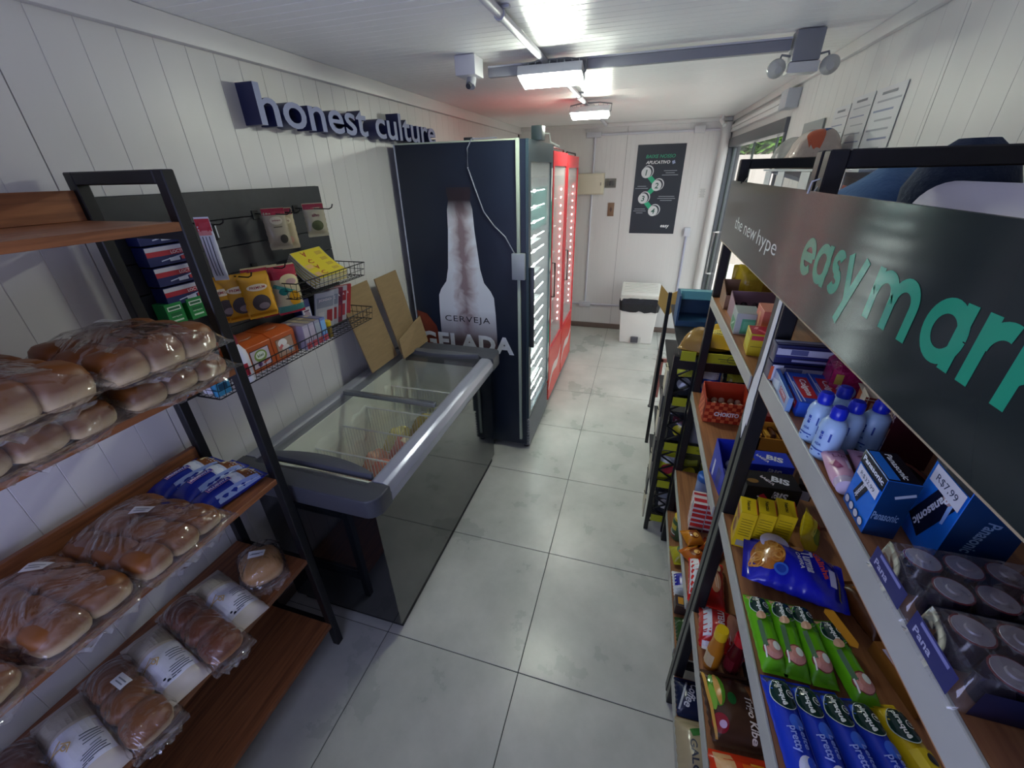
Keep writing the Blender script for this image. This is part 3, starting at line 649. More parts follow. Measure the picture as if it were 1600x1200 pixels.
# printed side picture
def bottle_mat():
    a = bpy.data.materials.new('bottle_print'); a.use_nodes = True; nt = a.node_tree; b = nt.nodes['Principled BSDF']; b.inputs['Roughness'].default_value = .35
    tc = nt.nodes.new('ShaderNodeTexCoord'); sp = nt.nodes.new('ShaderNodeSeparateXYZ'); nt.links.new(tc.outputs['Object'], sp.inputs[0])
    n = nt.nodes.new('ShaderNodeTexNoise'); n.inputs['Scale'].default_value = 9; n.inputs['Detail'].default_value = 4; n.inputs['Distortion'].default_value = 1; nt.links.new(tc.outputs['Object'], n.inputs[0])
    ab = nt.nodes.new('ShaderNodeMath'); ab.operation = 'ABSOLUTE'
    sb = nt.nodes.new('ShaderNodeMath'); sb.operation = 'ADD'; sb.inputs[1].default_value = .735; nt.links.new(sp.outputs['X'], sb.inputs[0]); nt.links.new(sb.outputs[0], ab.inputs[0])
    ml = nt.nodes.new('ShaderNodeMath'); ml.operation = 'MULTIPLY_ADD'; ml.inputs[1].default_value = 5.5; ml.inputs[2].default_value = -.1; nt.links.new(ab.outputs[0], ml.inputs[0])
    ad = nt.nodes.new('ShaderNodeMath'); ad.operation = 'MULTIPLY_ADD'; ad.inputs[1].default_value = .75; nt.links.new(n.outputs[0], ad.inputs[0]); nt.links.new(ml.outputs[0], ad.inputs[2])
    r = nt.nodes.new('ShaderNodeValToRGB'); e = r.color_ramp.elements; e[0].position = .3; e[0].color = (*hx('8f7c80'), 1); e[1].position = .75; e[1].color = (*hx('dde2e8'), 1)
    x = e.new(.48); x.color = (*hx('bfb8bc'), 1)
    nt.links.new(ad.outputs[0], r.inputs[0])
    mz = nt.nodes.new('ShaderNodeMapRange'); mz.inputs['From Min'].default_value = 1.56; mz.inputs['From Max'].default_value = 1.66; nt.links.new(sp.outputs['Z'], mz.inputs['Value'])
    mx = nt.nodes.new('ShaderNodeMix'); mx.data_type = 'RGBA'; mx.inputs[7].default_value = (*hx('2c2129'), 1); nt.links.new(mz.outputs[0], mx.inputs[0]); nt.links.new(r.outputs[0], mx.inputs[6])
    m2 = nt.nodes.new('ShaderNodeMapRange'); m2.inputs['From Min'].default_value = 1.02; m2.inputs['From Max'].default_value = .80; nt.links.new(sp.outputs['Z'], m2.inputs['Value'])
    x2 = nt.nodes.new('ShaderNodeMix'); x2.data_type = 'RGBA'; x2.inputs[7].default_value = (*hx('5f4c52'), 1); nt.links.new(m2.outputs[0], x2.inputs[0]); nt.links.new(mx.outputs[2], x2.inputs[6])
    nt.links.new(x2.outputs[2], b.inputs['Base Color'])
    return a
half = [(.072, 1.725), (.074, 1.70), (.066, 1.66), (.078, 1.61), (.083, 1.50), (.095, 1.38), (.105, 1.28), (.125, 1.20), (.165, 1.15), (.185, 1.11), (.192, 1.0), (.195, .88), (.196, .735)]
cxb = -.733
poly = [(cxb-a_, z) for a_, z in half]+[(cxb+a_, z) for a_, z in reversed(half)]
bp_ = G(); rows = [(cxb-a_, cxb+a_, z) for a_, z in half]
for (l0, r0, z0), (l1, r1, z1) in zip(rows, rows[1:]): bp_.add([(l0, CY0-.0012, z0), (r0, CY0-.0012, z0), (r1, CY0-.0012, z1), (l1, CY0-.0012, z1)], [(0, 1, 2, 3)])
obj('bottle_picture', bp_, bottle_mat(), t, smooth=0, fixn=False)
pmF = lambda x, y, e: (x, CY0-.0018-e, y)
obj_ = prints(t, [Pg([(-1.09, .62), (-1.09, 1.0), (-1.02, .98), (-.96, .9), (-.93, .78), (-.92, .62)], mat('ember_print', hx('7c3424'), .35, noise=(9, .5, (1, 1, 1)))),
             Tx('CERVEJA', -.735, .955, .05, '26262c', .31, bold=0, spacing=1.15), Tx('GELADA', -.755, .80, .12, mat('steel_print', hx('e4e8f0'), .3, noise=(14, .15, (1, 1, 1))), .66, bold=.045, spacing=1.1)], pmF, 'side_print')
g = G().box(-.392, -.374, CY0-.02, CY0-.003, .1, 1.25).box(-.392, -.374, CY0-.02, CY0-.003, 1.385, CZ+.004)
obj('cable_duct', g, mat('duct_pale_green', hx('a9b5a6'), .35), t, bevel=.002)
obj('thermostat_box', G().box(-.42, -.343, CY0-.036, CY0-.003, 1.236, 1.384), K('9298a2', .35), t, bevel=.004)
obj('cable', G().tube([(-.41, CY0-.012, 1.384), (-.463, CY0-.006, 1.469), (-.53, CY0-.006, 1.53), (-.585, CY0-.006, 1.60), (-.63, CY0-.006, 1.72), (-.665, CY0-.006, 1.82), (-.66, CY0-.006, 1.91), (-.635, CY0-.004, 1.952), (-.5, CY0+.012, 1.953)], .0035, 6), K('8c909c', .4), t)
obj('cable_plug', G().box(-.68, -.63, CY0-.0, CY0+.02, 1.944, 1.96), K('23262b'), t, bevel=.002)
obj('top_controller', G().box(-.36, -.3, 1.62, 1.7, CZ+.001, CZ+.07), K('3d4a4e', .35), t, bevel=.004)
obj('hinge_bracket', G().tube([(-.33, 1.72, CZ+.04), (-.29, 1.76, CZ+.04), (-.29, 1.8, CZ-.0), (-.25, 1.86, CZ-.02)], .004, 6), K('d4d9cf'), t)
# ------------------------------------------------------------------ red coolers
def redcooler(y0, y1, label, ztop):
    t = thing('drinks_cooler', label, 'cooler', (0, y0, 0), group='two red glass door drinks coolers')
    L = y1-y0; red = K('c8242c', .25); rp = K('e33a34', .22)
    g = G(); X1 = -.345; g.box(-1.05, X1, 0, .03, .04, ztop); g.box(-1.05, X1, L-.03, L, .04, ztop); g.box(-1.05, -1.02, .03, L-.03, .04, ztop); g.box(-1.02, X1, .03, L-.03, ztop-.15, ztop); g.box(-1.02, X1, .03, L-.03, .04, .5)
    obj('cabinet', g, K('b3232b', .3), t, smooth=0)
    obj('interior_back', G().box(-1.018, -1.013, .03, L-.03, .5, ztop-.15), wl_, t, smooth=0)
    for k in range(6): obj('cooler_shelf', G().box(-1.0, -.4, .031, L-.031, .6+k*.2, .606+k*.2), wg, t, smooth=0)
    g = G()
    for k in range(19): g.box(-.365, -.36, .04, .05, .62+k*.058, .632+k*.058); g.box(-.365, -.36, L-.05, L-.04, .62+k*.058, .632+k*.058)
    obj('led_glow', g, M_leds, t, smooth=0, kind='stuff')
    d = obj('door', G().box(-.344, -.327, .004, .04, .5, ztop-.004).box(-.344, -.327, L-.04, L-.004, .5, ztop-.004).box(-.344, -.327, .04, L-.04, ztop-.09, ztop-.004).box(-.344, -.327, .04, L-.04, .5, .53), K('d8353c', .25), t, smooth=0)
    obj('door_pane', G().box(-.339, -.334, .04, L-.04, .53, ztop-.09), M_glassg, d, smooth=0)
    obj('door_handle', G().tube([(-.326, .03, .95), (-.305, .03, .95), (-.305, .03, 1.2), (-.326, .03, 1.2)], .006, 6), K('1d1d20'), d)
    p = obj('kick_panel', G().box(-.344, -.327, .004, L-.004, .06, .495), rp, t, bevel=.002, seg=1)
    wv = [(y, .16+.22*(y/L)+.05*math.sin(6.0*y/L)) for y in [L*k/14 for k in range(15)]]
    g = G()
    for (ya, za), (yb, zb) in zip(wv, wv[1:]):
        ta = .008+.03*math.sin(math.pi*ya/L); tb = .008+.03*math.sin(math.pi*yb/L)
        ya = .006+ya*.97; yb = .006+yb*.97
        g.add([(-.3266, ya, za-ta), (-.3266, yb, zb-tb), (-.3266, yb, zb+tb), (-.3266, ya, za+ta)], [(0, 1, 2, 3)])
    obj('ribbon_print', g, K('f3dcd8', .25), p, smooth=0, fixn=False)
    for y in (.06, L-.06):
        for x in (-.38, -.98): obj('foot', G().cyl((x, y, 0), (x, y, .04), .02, 10), K('1c1d20'), t)
    obj('top_cable', G().tube([(-.37, .12, ztop+.004), (-.36, .12, ztop+.02), (-.36, L-.02, ztop+.02), (-.36, L-.01, ztop+.004)], .006, 6), K('22262a'), t)
redcooler(2.085, 2.62, 'nearer red glass door drinks cooler, standing right beside the tall dark cooler', 1.915)
redcooler(2.64, 3.2, 'farther red drinks cooler with glass door, next to the end wall conduits', 1.905)
# ------------------------------------------------------------------ cardboard behind the freezer
cb = mat('cardboard', hx('8a7352'), .8, noise=(12, .08, (1, 1, 6)))
def card(label, pts, th=.006):
    t = thing('cardboard_sheet', label, 'cardboard', (0, 0, 0), group='flattened cardboard behind the freezer')
    a_ = [Vector(p) for p in pts]; n = (a_[1]-a_[0]).cross(a_[2]-a_[1]).normalized()*th
    g = G(); k = len(a_); g.add([tuple(p) for p in a_]+[tuple(p-n) for p in a_], [tuple(range(k)), tuple(range(2*k-1, k-1, -1))]+[(i, k+i, k+(i+1) % k, (i+1) % k) for i in range(k)])
    obj('corrugated_board', g, cb, t, smooth=0)
    return t
card('brown cardboard sheet leaning on the left wall, under the baskets side', [(-1.0, .755, .869), (-1.0, 1.0, .869), (-1.10, .985, 1.30), (-1.10, .74, 1.295)])
card('brown cardboard sheet leaning against the wall beside the dark cooler', [(-.98, 1.02, .869), (-.98, 1.235, .869), (-1.07, 1.225, 1.305), (-1.07, 1.01, 1.30)])
card('low folded cardboard flap in front of the leaning sheets', [(-.93, .96, .869), (-.93, 1.25, .869), (-.965, 1.25, 1.03), (-.965, .99, .97)])

# ------------------------------------------------------------------ shelving units
def shelf_unit(label, xf, xb, y0, y1, tops, H, wood, lips=(), rail=None, th=.02, pst=.03, name='shelving_unit', bars=(True, True)):
    """xf: aisle side x, xb: wall side x"""
    t = thing(name, label, 'shelving unit', (0, 0, 0))
    s_ = 1 if xb > xf else -1; a_, b_ = min(xf, xf+s_*pst), max(xf, xf+s_*pst); c_, d_ = min(xb, xb-s_*pst), max(xb, xb-s_*pst)
    for y, f_ in ((y0, bars[0]), (y1, bars[1])):
        ya, yb = (y, y+pst) if y == y0 else (y-pst, y)
        obj('post', G().box(a_, b_, ya, yb, 0, H), M_black, t, bevel=.0025, seg=1, smooth=30)
        obj('post', G().box(c_, d_, ya, yb, 0, H), M_black, t, bevel=.0025, seg=1, smooth=30)
        obj('top_bar', G().box(min(b_, d_)+.0005, max(a_, c_)-.0005, ya, yb, H-.03, H), M_black, t, bevel=.0025, seg=1, smooth=30)
        for z in tops: obj('cross_bar', G().box(min(b_, d_)+.0005, max(a_, c_)-.0005, ya+.004, yb-.004, z-th-.021, z-th-.001), M_black, t, smooth=0)
    for k, z in enumerate(tops):
        sb = obj('shelf_board', G().box(min(xf+s_*.001, xb-s_*.001), max(xf+s_*.001, xb-s_*.001), y0+pst+.001, y1-pst-.001, z-th, z), wood, t, bevel=.001, seg=1)
        if rail: obj('price_rail', G().box(min(xf-s_*.0045, xf), max(xf-s_*.0045, xf), y0+pst+.002, y1-pst-.002, z-rail, z+.003), mat('price_rail_grey', hx('a9aaa2'), .35, noise=(14, .06, (1, 1, 1))), sb, bevel=.001, seg=1)
        if k in lips: obj('back_lip', G().box(xb-s_*.001-(.016 if s_ > 0 else 0), xb-s_*.001+(.016 if s_ < 0 else 0), y0+pst+.001, y1-pst-.001, z+.0005, z+.07), wood, t, bevel=.001, seg=1)
    return t
LT = [.15, .54, .925, 1.325, 1.705]
shelf_unit('open shelving unit with black posts and walnut boards of packed bread, on the left', -.772, -1.105, -1.25, -.081, LT, 1.815, M_wood, lips=(2, 4))
RT = [.19, .555, .977, 1.390]
shelf_unit('tall shelving unit with black posts holding batteries and biscuits, on the right', .567, .985, -1.15, .085, RT, 1.815, M_woodR, rail=.04, th=.05)
UT = [.225, .49, .925, 1.345]
shelf_unit('second shelving unit along the right wall, beyond the battery shelves', .567, .985, .095, .875, UT, 1.815, M_woodR, rail=.032, th=.04)
t = thing('torn_label_strip', 'torn white paper strip stuck on the near black post of the right shelves', 'paper', (.5665, .07, 0))
pts = [(.02, 1.545), (-.0, 1.545), (-.0, 1.31), (-.004, 1.29), (-.002, 1.245), (.006, 1.25), (.012, 1.20), (.02, 1.215), (.034, 1.24), (.045, 1.29), (.04, 1.35), (.024, 1.4)]
obj('paper_strip', G().prism(pts, -.0015, -.0006, 'x'), M_paper, t, smooth=0)
# sign board along the top of the right shelves
t = thing('sign_board', 'long dark sign board with green lettering along the top of the right shelves', 'sign', (.558, 0, 1.556))
obj('board', G().box(-.003, .003, -1.1, .87, 0, .195), mat('sign_charcoal', hx('262d2c'), .13), t, smooth=0)
obj('board_edge', G().box(-.0032, .003, -1.1, .87, -.0025, -.0002), K('a6977a', .5), t, smooth=0)
sm = lambda x, y, e: (-.003-e, -x, y)
SG = mat('sign_green', hx('2a9c78'), .13)
def ribbon(pts, th):
    """flat stroke of constant width through pts"""
    n = len(pts); L = []; Rr = []
    for i, (x, y) in enumerate(pts):
        xa, ya = pts[max(i-1, 0)]; xb, yb = pts[min(i+1, n-1)]; dx, dy = xb-xa, yb-ya; q = math.hypot(dx, dy) or 1
        L.append((x-dy/q*th/2, y+dx/q*th/2)); Rr.append((x+dy/q*th/2, y-dx/q*th/2))
    return L+Rr, [(i, n+i, n+i+1, i+1) for i in range(n-1)]
def arc(cx, cy, r_, a0, a1, n=18, ry=None): return [(cx+r_*math.cos(R(a0+(a1-a0)*i/n)), cy+(ry or r_)*math.sin(R(a0+(a1-a0)*i/n))) for i in range(n+1)]
TH = .235; q_ = TH/2
GL = {'e': [[(q_, .5), (1-q_, .5)], arc(.5, .5, .5-q_, 0, 318, 28)], 'a': [arc(.5, .5, .5-q_, 0, 360, 30), [(.95-q_, 0), (.95-q_, 1)]],
      's': [arc(.36, .72, .2, 30, 270, 14, .17)+arc(.4, .29, .21, 90, -150, 14, .18)[0:]], 'y': [[(.1, 1), (.5, .05)], [(.88, 1), (.30, -.46)]],
      'm': [[(q_, 0), (q_, 1)], [(q_, .55)]+arc(.47, .56, .33, 180, 0, 14)+[(.80, 0)], [(.80, .55)]+arc(1.15, .56, .33, 180, 0, 14)+[(1.48, 0)]],
      'r': [[(q_, 0), (q_, 1)], arc(.47, .55, .33, 180, 75, 10)], 'k': [[(q_, 0), (q_, 1.45)], [(q_, .42), (.75, 1.0)], [(.3, .58), (.8, 0)]], 't': [[(.35, 0), (.35, 1.35)], [(.05, .9), (.68, .9)]]}
XH = .062
for ch, u0 in (('e', -.008), ('a', .057), ('s', .124), ('y', .172), ('m', .258), ('a', .373), ('r', .444), ('k', .487), ('e', .55), ('t', .615)):
    L = []
    for pts in GL[ch]:
        vs, fs = ribbon(pts, TH); L.append(([(u0+x*XH, .064+y*XH) for x, y in vs], fs, SG))
    prints(t, L, sm, 'letter')
for w_, u0, ww in (('the', -.60, .11), ('new', -.44, .145), ('hype', -.255, .18)): prints(t, [Tx(w_, u0, .082-(.008 if w_ == 'hype' else .0 if w_ == 'the' else .006), .045 if w_ == 'hype' else .034 if w_ == 'the' else .024, 'd4dcda', ww, bold=-.005)], sm, 'tagline_word')
for y in (.7, .07, -1.0): obj('cable_tie', G().tube([(.004, y, .19), (.012, y, .205), (.012, y, .215), (-.002, y, .21), (-.004, y, .19)], .0016, 5), M_black if y > .5 else K('c7ccd0'), t)
# ================================================================== PRODUCTS, LEFT
def sgn(v, e): return math.copysign(abs(v)**e, v)
def roll_mesh(rx, ry, h, seed, n=14, m_=7):
    r = random.Random(seed); g = G(); vs = []
    for j in range(m_+1):
        ph = -.5*math.pi+math.pi*j/m_
        for i in range(n):
            th = 2*math.pi*i/n; c = sgn(math.cos(ph), .42)
            k = 1+r.uniform(-.015, .015)
            vs.append((rx*c*sgn(math.cos(th), .6)*k, ry*c*sgn(math.sin(th), .6)*k, h/2+h/2*sgn(math.sin(ph), .9)))
    fs = [(j*n+i, j*n+(i+1) % n, (j+1)*n+(i+1) % n, (j+1)*n+i) for j in range(m_) for i in range(n)]
    g.add(vs, fs); return g
RM = {}
def bread_pack(label, loc, nx, ny, rx, ry, h, rz=0, m_=None, sticker=None, seed=1, film=None, tilt=(0, 0)):
    t = thing('bread_pack', label, 'bread', loc, group='packed bread on the left shelves', rot=(R(tilt[0]), R(tilt[1]), R(rz)))
    m_ = m_ or M_crust; key = (rx, ry, h, m_.name); r = random.Random(seed)
    for i in range(nx):
        for j in range(ny):
            x = (i-(nx-1)/2)*rx*1.78; y = (j-(ny-1)/2)*ry*1.78
            if key in RM: o = obj('roll', RM[key], None, t, (x, y, .002))
            else: o = obj('roll', roll_mesh(rx, ry, h, 3), m_, t, (x, y, .002), smooth=80); RM[key] = o.data
            o.rotation_euler = (R(r.uniform(-3, 3)), R(r.uniform(-3, 3)), R(r.uniform(-5, 5))); o.scale = (1, 1, r.uniform(.92, 1.04))
    L, W = nx*rx*1.78+.05, ny*ry*1.78+.03
    g, top = bag(L+.03, W, h+.014, seed, .003, .02, 30, 18, p=9)
    obj('film', g, film or M_film, t, smooth=60)
    # gathered film tail with crumpled folds
    g = G(); vs = []; n = 14; rt_ = random.Random(seed*7+1); ph = [rt_.uniform(0, 6) for _ in range(4)]
    for k in range(4):
        for i in range(n+1):
            y = -W/2*.75+W*.75*i/n; q = .006*math.sin(i*1.1+ph[0]+k)+.004*math.sin(i*2.7+ph[1]-k*.8)
            vs.append((L/2-.006+k*.008+rt_.uniform(-.003, .003), y*(1-.1*k), .014-.002*k+q*(k+1)/4))
    g.add(vs, [(k*(n+1)+i, k*(n+1)+i+1, (k+1)*(n+1)+i+1, (k+1)*(n+1)+i) for k in range(3) for i in range(n)])
    obj('film_tail', g, M_film2, t, smooth=20, fixn=False)
    if sticker:
        sx, sy, sr = sticker
        prints(t, [Rc(sx, sy, .05, .028, 'e6e8ee', sr), Rc(sx, sy+.003, .034, .003, '8a8f98', sr), Rc(sx, sy-.005, .03, .003, '8a8f98', sr)], lambda x, y, e: (x, y, top(x, y)+.003+e), 'price_sticker')
    return t
z2, z3, z4 = LT[3]+.001, LT[2]+.001, LT[1]+.001
bread_pack('bag of golden rolls, bottom of the far stack on the second shelf', (-.885, -.255, z2), 3, 3, .049, .044, .062, 0, sticker=None, seed=2)
bread_pack('bag of golden rolls with price sticker, topping the far stack on the second shelf', (-.865, -.275, z2+.072), 3, 3, .05, .045, .078, 0, sticker=(-.08, .03, 20), seed=3)
bread_pack('bag of golden rolls, bottom of the nearer stack, second shelf', (-.885, -.525, z2), 3, 3, .049, .047, .064, 0, seed=4)
bread_pack('clear bag of golden rolls, top of the nearer stack on the second shelf', (-.87, -.545, z2+.074), 3, 3, .05, .048, .085, 0, seed=5)
bread_pack('bag of rolls at the cut off left edge of the second shelf', (-.885, -.80, z2), 3, 3, .047, .042, .058, 0, seed=6)
bread_pack('bag of flat golden rolls with price sticker, next to the blue bread packs', (-.9, -.41, z3), 3, 3, .052, .040, .066, 3, sticker=(-.03, .03, 20), seed=7)
bread_pack('bag of shiny golden rolls on the third shelf, middle one', (-.9, -.615, z3), 3, 2, .05, .048, .065, 2, sticker=(-.085, .04, 25), seed=8)
bread_pack('bag of round buns with price sticker near the left end of the third shelf', (-.86, -.825, z3), 2, 2, .056, .05, .06, 8, sticker=(-.03, 0, 20), seed=9)
def tagpack(label, x, y, seed, big=False):
    return None
for k, (x, y, rz, lb) in enumerate(((-1.035, -.205, 84, 'blue and white bread pack nearest the back lip of the third shelf'), (-.945, -.2, 85, 'blue and white bread pack in the middle of the three'), (-.855, -.215, 82, 'blue and white bread pack nearest the aisle, at the corner of the third shelf'))):
    pouch('snack_cake_pack', lb, 'bread', (x, y, z3), .22, .088, .055, '1b2d92',
          [Rc(.055, 0, .08, .08, 'c3cfe6'), Rc(.075, .0, .05, .072, '7a4a2c'), Rc(.082, .01, .05, .008, 'd8c49a', 25), El(.03, .02, .012, .011, 'dfe6f2'), El(.03, -.0, .012, .014, 'dfe6f2'), El(.03, -.022, .012, .012, 'dfe6f2'), El(.052, .022, .012, .009, '23379c', 0), Rc(-.012, -.002, .07, .018, 'd9a5b0'), Rc(-.012, -.002, .067, .015, '2a3dae'),
           Tx('PLUSVITA', -.012, -.002, .0095, 'e8e8f4', .058), Tx('Bisna', -.035, .021, .009, 'dfe4f6', .03), Tx('Frape', -.012, .019, .011, 'e6eaf8', .034), Rc(.02, -.038, .13, .012, '8ea2d8')], (0, 0, rz), 11+k, group='blue bread packs on the third shelf', gloss=.2)
bread_pack('round tan loaf in a clear bag with price label, far end of the fourth shelf', (-.875, -.2, z4), 1, 1, .07, .065, .085, -35, M_crustt, (-.0, .0, 70), 12)
def labelled(label, x, y, seed, rz=-12):
    g = [Rc(.04, 0, .13, .092, 'd9dae6'), Rc(-.07, 0, .07, .085, 'b5ad9e')]
    for k, q in enumerate((.05, .042, .048, .036)): g.append(Rc(.092-k*.007, .014, .0026, q, '4a5060'))
    for k in range(4): g += [Rc(.045-k*.008, .024, .0026, .036-.006*(k % 2), '5a6070'), Rc(.062-k*.0, .024, .002, .02, '8a8f9c')]
    for k in range(3): g.append(Rc(.1, -.02+.012*k, .0024, .01, '4a5060'))
    g += [El(.02, -.018, .009, .006, 'c8a870', hole=.6), Rc(.028, -.012, .003, .02, 'c8a870', 50), Rc(.013, -.012, .003, .02, 'c8a870', -50), Rc(.005, -.03, .003, .03, 'c8a870', 30), Rc(.012, -.034, .003, .03, 'c8a870', -20), El(.1, -.02, .003, .004, '1c1f2a', n=8), El(.092, -.026, .003, .004, '1c1f2a', n=8)]
    return pouch('labelled_bread_bag', label, 'bread', (x, y, z4), .30, .105, .06, mat('printed_film', hx('c9c0b4'), .28), g, (0, 0, rz), seed, group='printed bread bags on the fourth shelf', wr=.004)
labelled('white printed bread bag next to the round tan loaf on the fourth shelf', -.9, -.325, 21)
bread_pack('dark glossy twin loaf between the first two printed bags on the fourth shelf', (-.875, -.425, z4), 3, 1, .052, .05, .062, -12, M_crustd, None, 14)
labelled('white printed bread bag between the two dark loaves on the fourth shelf', -.905, -.525, 22)
bread_pack('dark glossy rolls with a small price tag, middle of the fourth shelf', (-.885, -.625, z4), 3, 1, .052, .05, .062, -12, M_crust, (-.03, .01, 5), 15)
labelled('white printed bread bag near the left end of the fourth shelf', -.915, -.725, 23)
bread_pack('dark glossy rolls at the cut off left end of the fourth shelf', (-.9, -.83, z4), 3, 1, .052, .05, .062, -12, M_crustd, None, 16)
# ---- items on the display board
def hang(name, label, y, ztop, w, h, th, x, col, dec, tilt=0, yawz=0, group=None, seed=1, gloss=.25):
    """hanging pouch: length vertical; decal x = down from the top to bottom -> uses (u right, v up)"""
    t = thing(name, label, 'packet', (x, y, ztop-h), 0, group, rot=(R(tilt), 0, R(yawz)))
    g, top = bag(h, w, th, seed, .0015, .012, 22, 12)
    M_ = Matrix(((0, 0, 1, 0), (0, 1, 0, 0), (1, 0, 0, h/2), (0, 0, 0, 1)))   # local x->z , y->y, z->x
    g2 = G(); g2.add(g.v, g.f, 0, M_); obj('pouch_body', g2, K(col, gloss) if isinstance(col, str) else col, t, smooth=60)
    if dec: prints(t, dec, lambda u, v, e: (top(v, u)+e+.0006, u, v+h/2), gloss=gloss, step=.00025)
    return t
bx = SF+.004
for k in range(4):
    y = .045+.003*k; z = 1.628-k*.0585
    carton('glue_card_box', 'blue and red glue box, %s in the hanging stack of four' % ['topmost', 'second from the top', 'third from the top', 'bottom one'][k], 'box', (bx+.028, y, z), .05, .15, .054, '16225c',
           {'Rr': [Rc(0, .018, .148, .014, 'c9c9d6'), Rc(0, .006, .148, .014, 'b3283c'), Tx('LOCTITE', .02, .006, .009, 'e8d8dc', .05), Rc(.01, -.008, .1, .003, 'c4cdea', 8), Rc(.0, -.014, .03, .01, 'd2d8ea'), Rc(.035, -.013, .03, .01, 'c4424a')]}, group='stack of blue glue boxes', rz=0)
for k, (y, lb) in enumerate(((-.012, 'left green ointment box on the display board'), (.055, 'right green ointment box on the display board'))):
    carton('green_box', lb, 'box', (bx+.03, y, 1.395), .05, .052, .066, '1f8a44', {'Rr': [Rc(0, .018, .04, .013, 'dfeee2'), Rc(0, .018, .034, .007, '2b6b48'), Tx('lenços', 0, -.006, .007, 'cfead6', .03), Rc(0, -.019, .032, .005, 'cfead6'), Rc(0, .0, .032, .01, '176b3b')]}, group='green boxes on the board')
t = hang('skewer_pack', 'long white hanging pack of skewers with a red header', .13, 1.692, .042, .19, .012, bx+.11, 'd9dbe2', [Rc(0, .072, .04, .036, 'b8303c'), Rc(0, .05, .034, .014, 'd88a86'), Rc(-.009, -.02, .0025, .12, '3e424c'), Rc(0, -.02, .0025, .12, '6a6e78'), Rc(.009, -.02, .0025, .12, '3e424c')], yawz=-60, seed=3)
hang('seed_bag', 'left clear bag of seeds with a red header on the top row hook', .43, 1.695, .08, .145, .022, bx+.08, '9c927c', [Rc(0, .06, .078, .022, '8a2236'), El(.0, .03, .022, .014, 'b8ae98'), Tx('orégano', 0, .03, .008, '6b2a3c', .03), El(.012, -.035, .014, .016, '3f3d35'), Rc(0, .008, .03, .003, '5a5548')], yawz=-30, group='seed bags on the top hooks', seed=4)
hang('seed_bag', 'middle clear bag of seeds with a red header on the top row hook', .5, 1.69, .07, .15, .02, bx+.055, 'b3a585', [Rc(0, .062, .066, .022, '7c2436'), El(.0, .03, .02, .013, 'cbbf9f'), Tx('louro', 0, .03, .008, '6b2a3c', .026), El(.0, -.04, .016, .014, 'c49a86')], yawz=-30, group='seed bags on the top hooks', seed=5)
hang('seed_bag', 'single clear bag with a red header hanging near the right edge of the board', .64, 1.698, .085, .13, .02, bx+.08, 'a09a84', [Rc(0, .052, .082, .02, '7c2436'), Tx('alho', .0, .02, .012, '6b2a3c', .03), El(.0, -.02, .024, .02, '4b5236')], yawz=-30, group='seed bags on the top hooks', seed=6)
t = thing('key_tag', 'small black tag hanging on the first top hook', 'tag', (bx+.12, .155, 1.622)); obj('tag_body', G().box(-.003, .003, -.009, .009, 0, .05), K('15161a'), t, bevel=.001); prints(t, [Rc(0, .025, .004, .036, 'c8cacf')], lambda x, y, e: (.0031+e, x, y))
ys = ['c78f22', 'c9932a', 'd39a28']
for k, (y, xx, lb) in enumerate(((.165, .03, 'yellow snack bag at the back of the hanging row'), (.205, .055, 'yellow snack bag in the middle of the hanging row'), (.25, .095, 'front yellow snack bag with a dark round picture'))):
    hang('snack_bag', lb, y, 1.5, .1, .16, .024, bx+xx, ys[k], [El(0, .03, .034, .012, 'ead9c0'), Tx('PREMIUM', 0, .03, .009, '9a3b3b', .05), El(0, -.025, .03, .03, '4b4448'), El(.006, -.036, .018, .012, '8d7f86'), Rc(0, -.066, .09, .01, 'b07818')], yawz=-25, group='yellow snack bags on the board', seed=7+k)
for k, (y, xx, lb) in enumerate(((.325, .03, 'red topped pasta packet at the back of the hanging row'), (.345, .05, 'red topped pasta packet in the middle of the hanging row'), (.385, .09, 'front red topped pasta packet with a green and orange picture'))):
    hang('pasta_packet', lb, y, 1.502, .1, .19, .024, bx+xx, 'c9bd98', [Rc(0, .066, .1, .048, 'a2263a'), El(.012, .035, .034, .024, 'dfcf9f'), El(.018, .03, .02, .012, 'c7a6a0'), Rc(-.01, .004, .08, .014, '4f9a8c', -25), El(-.018, -.004, .017, .014, '1e6f68'), El(.018, -.035, .022, .03, 'e0a428'), Rc(0, -.075, .098, .03, '45877a'), Rc(0, -.088, .098, .012, 'a2263a')], yawz=-25, group='pasta packets on the board', seed=11+k)
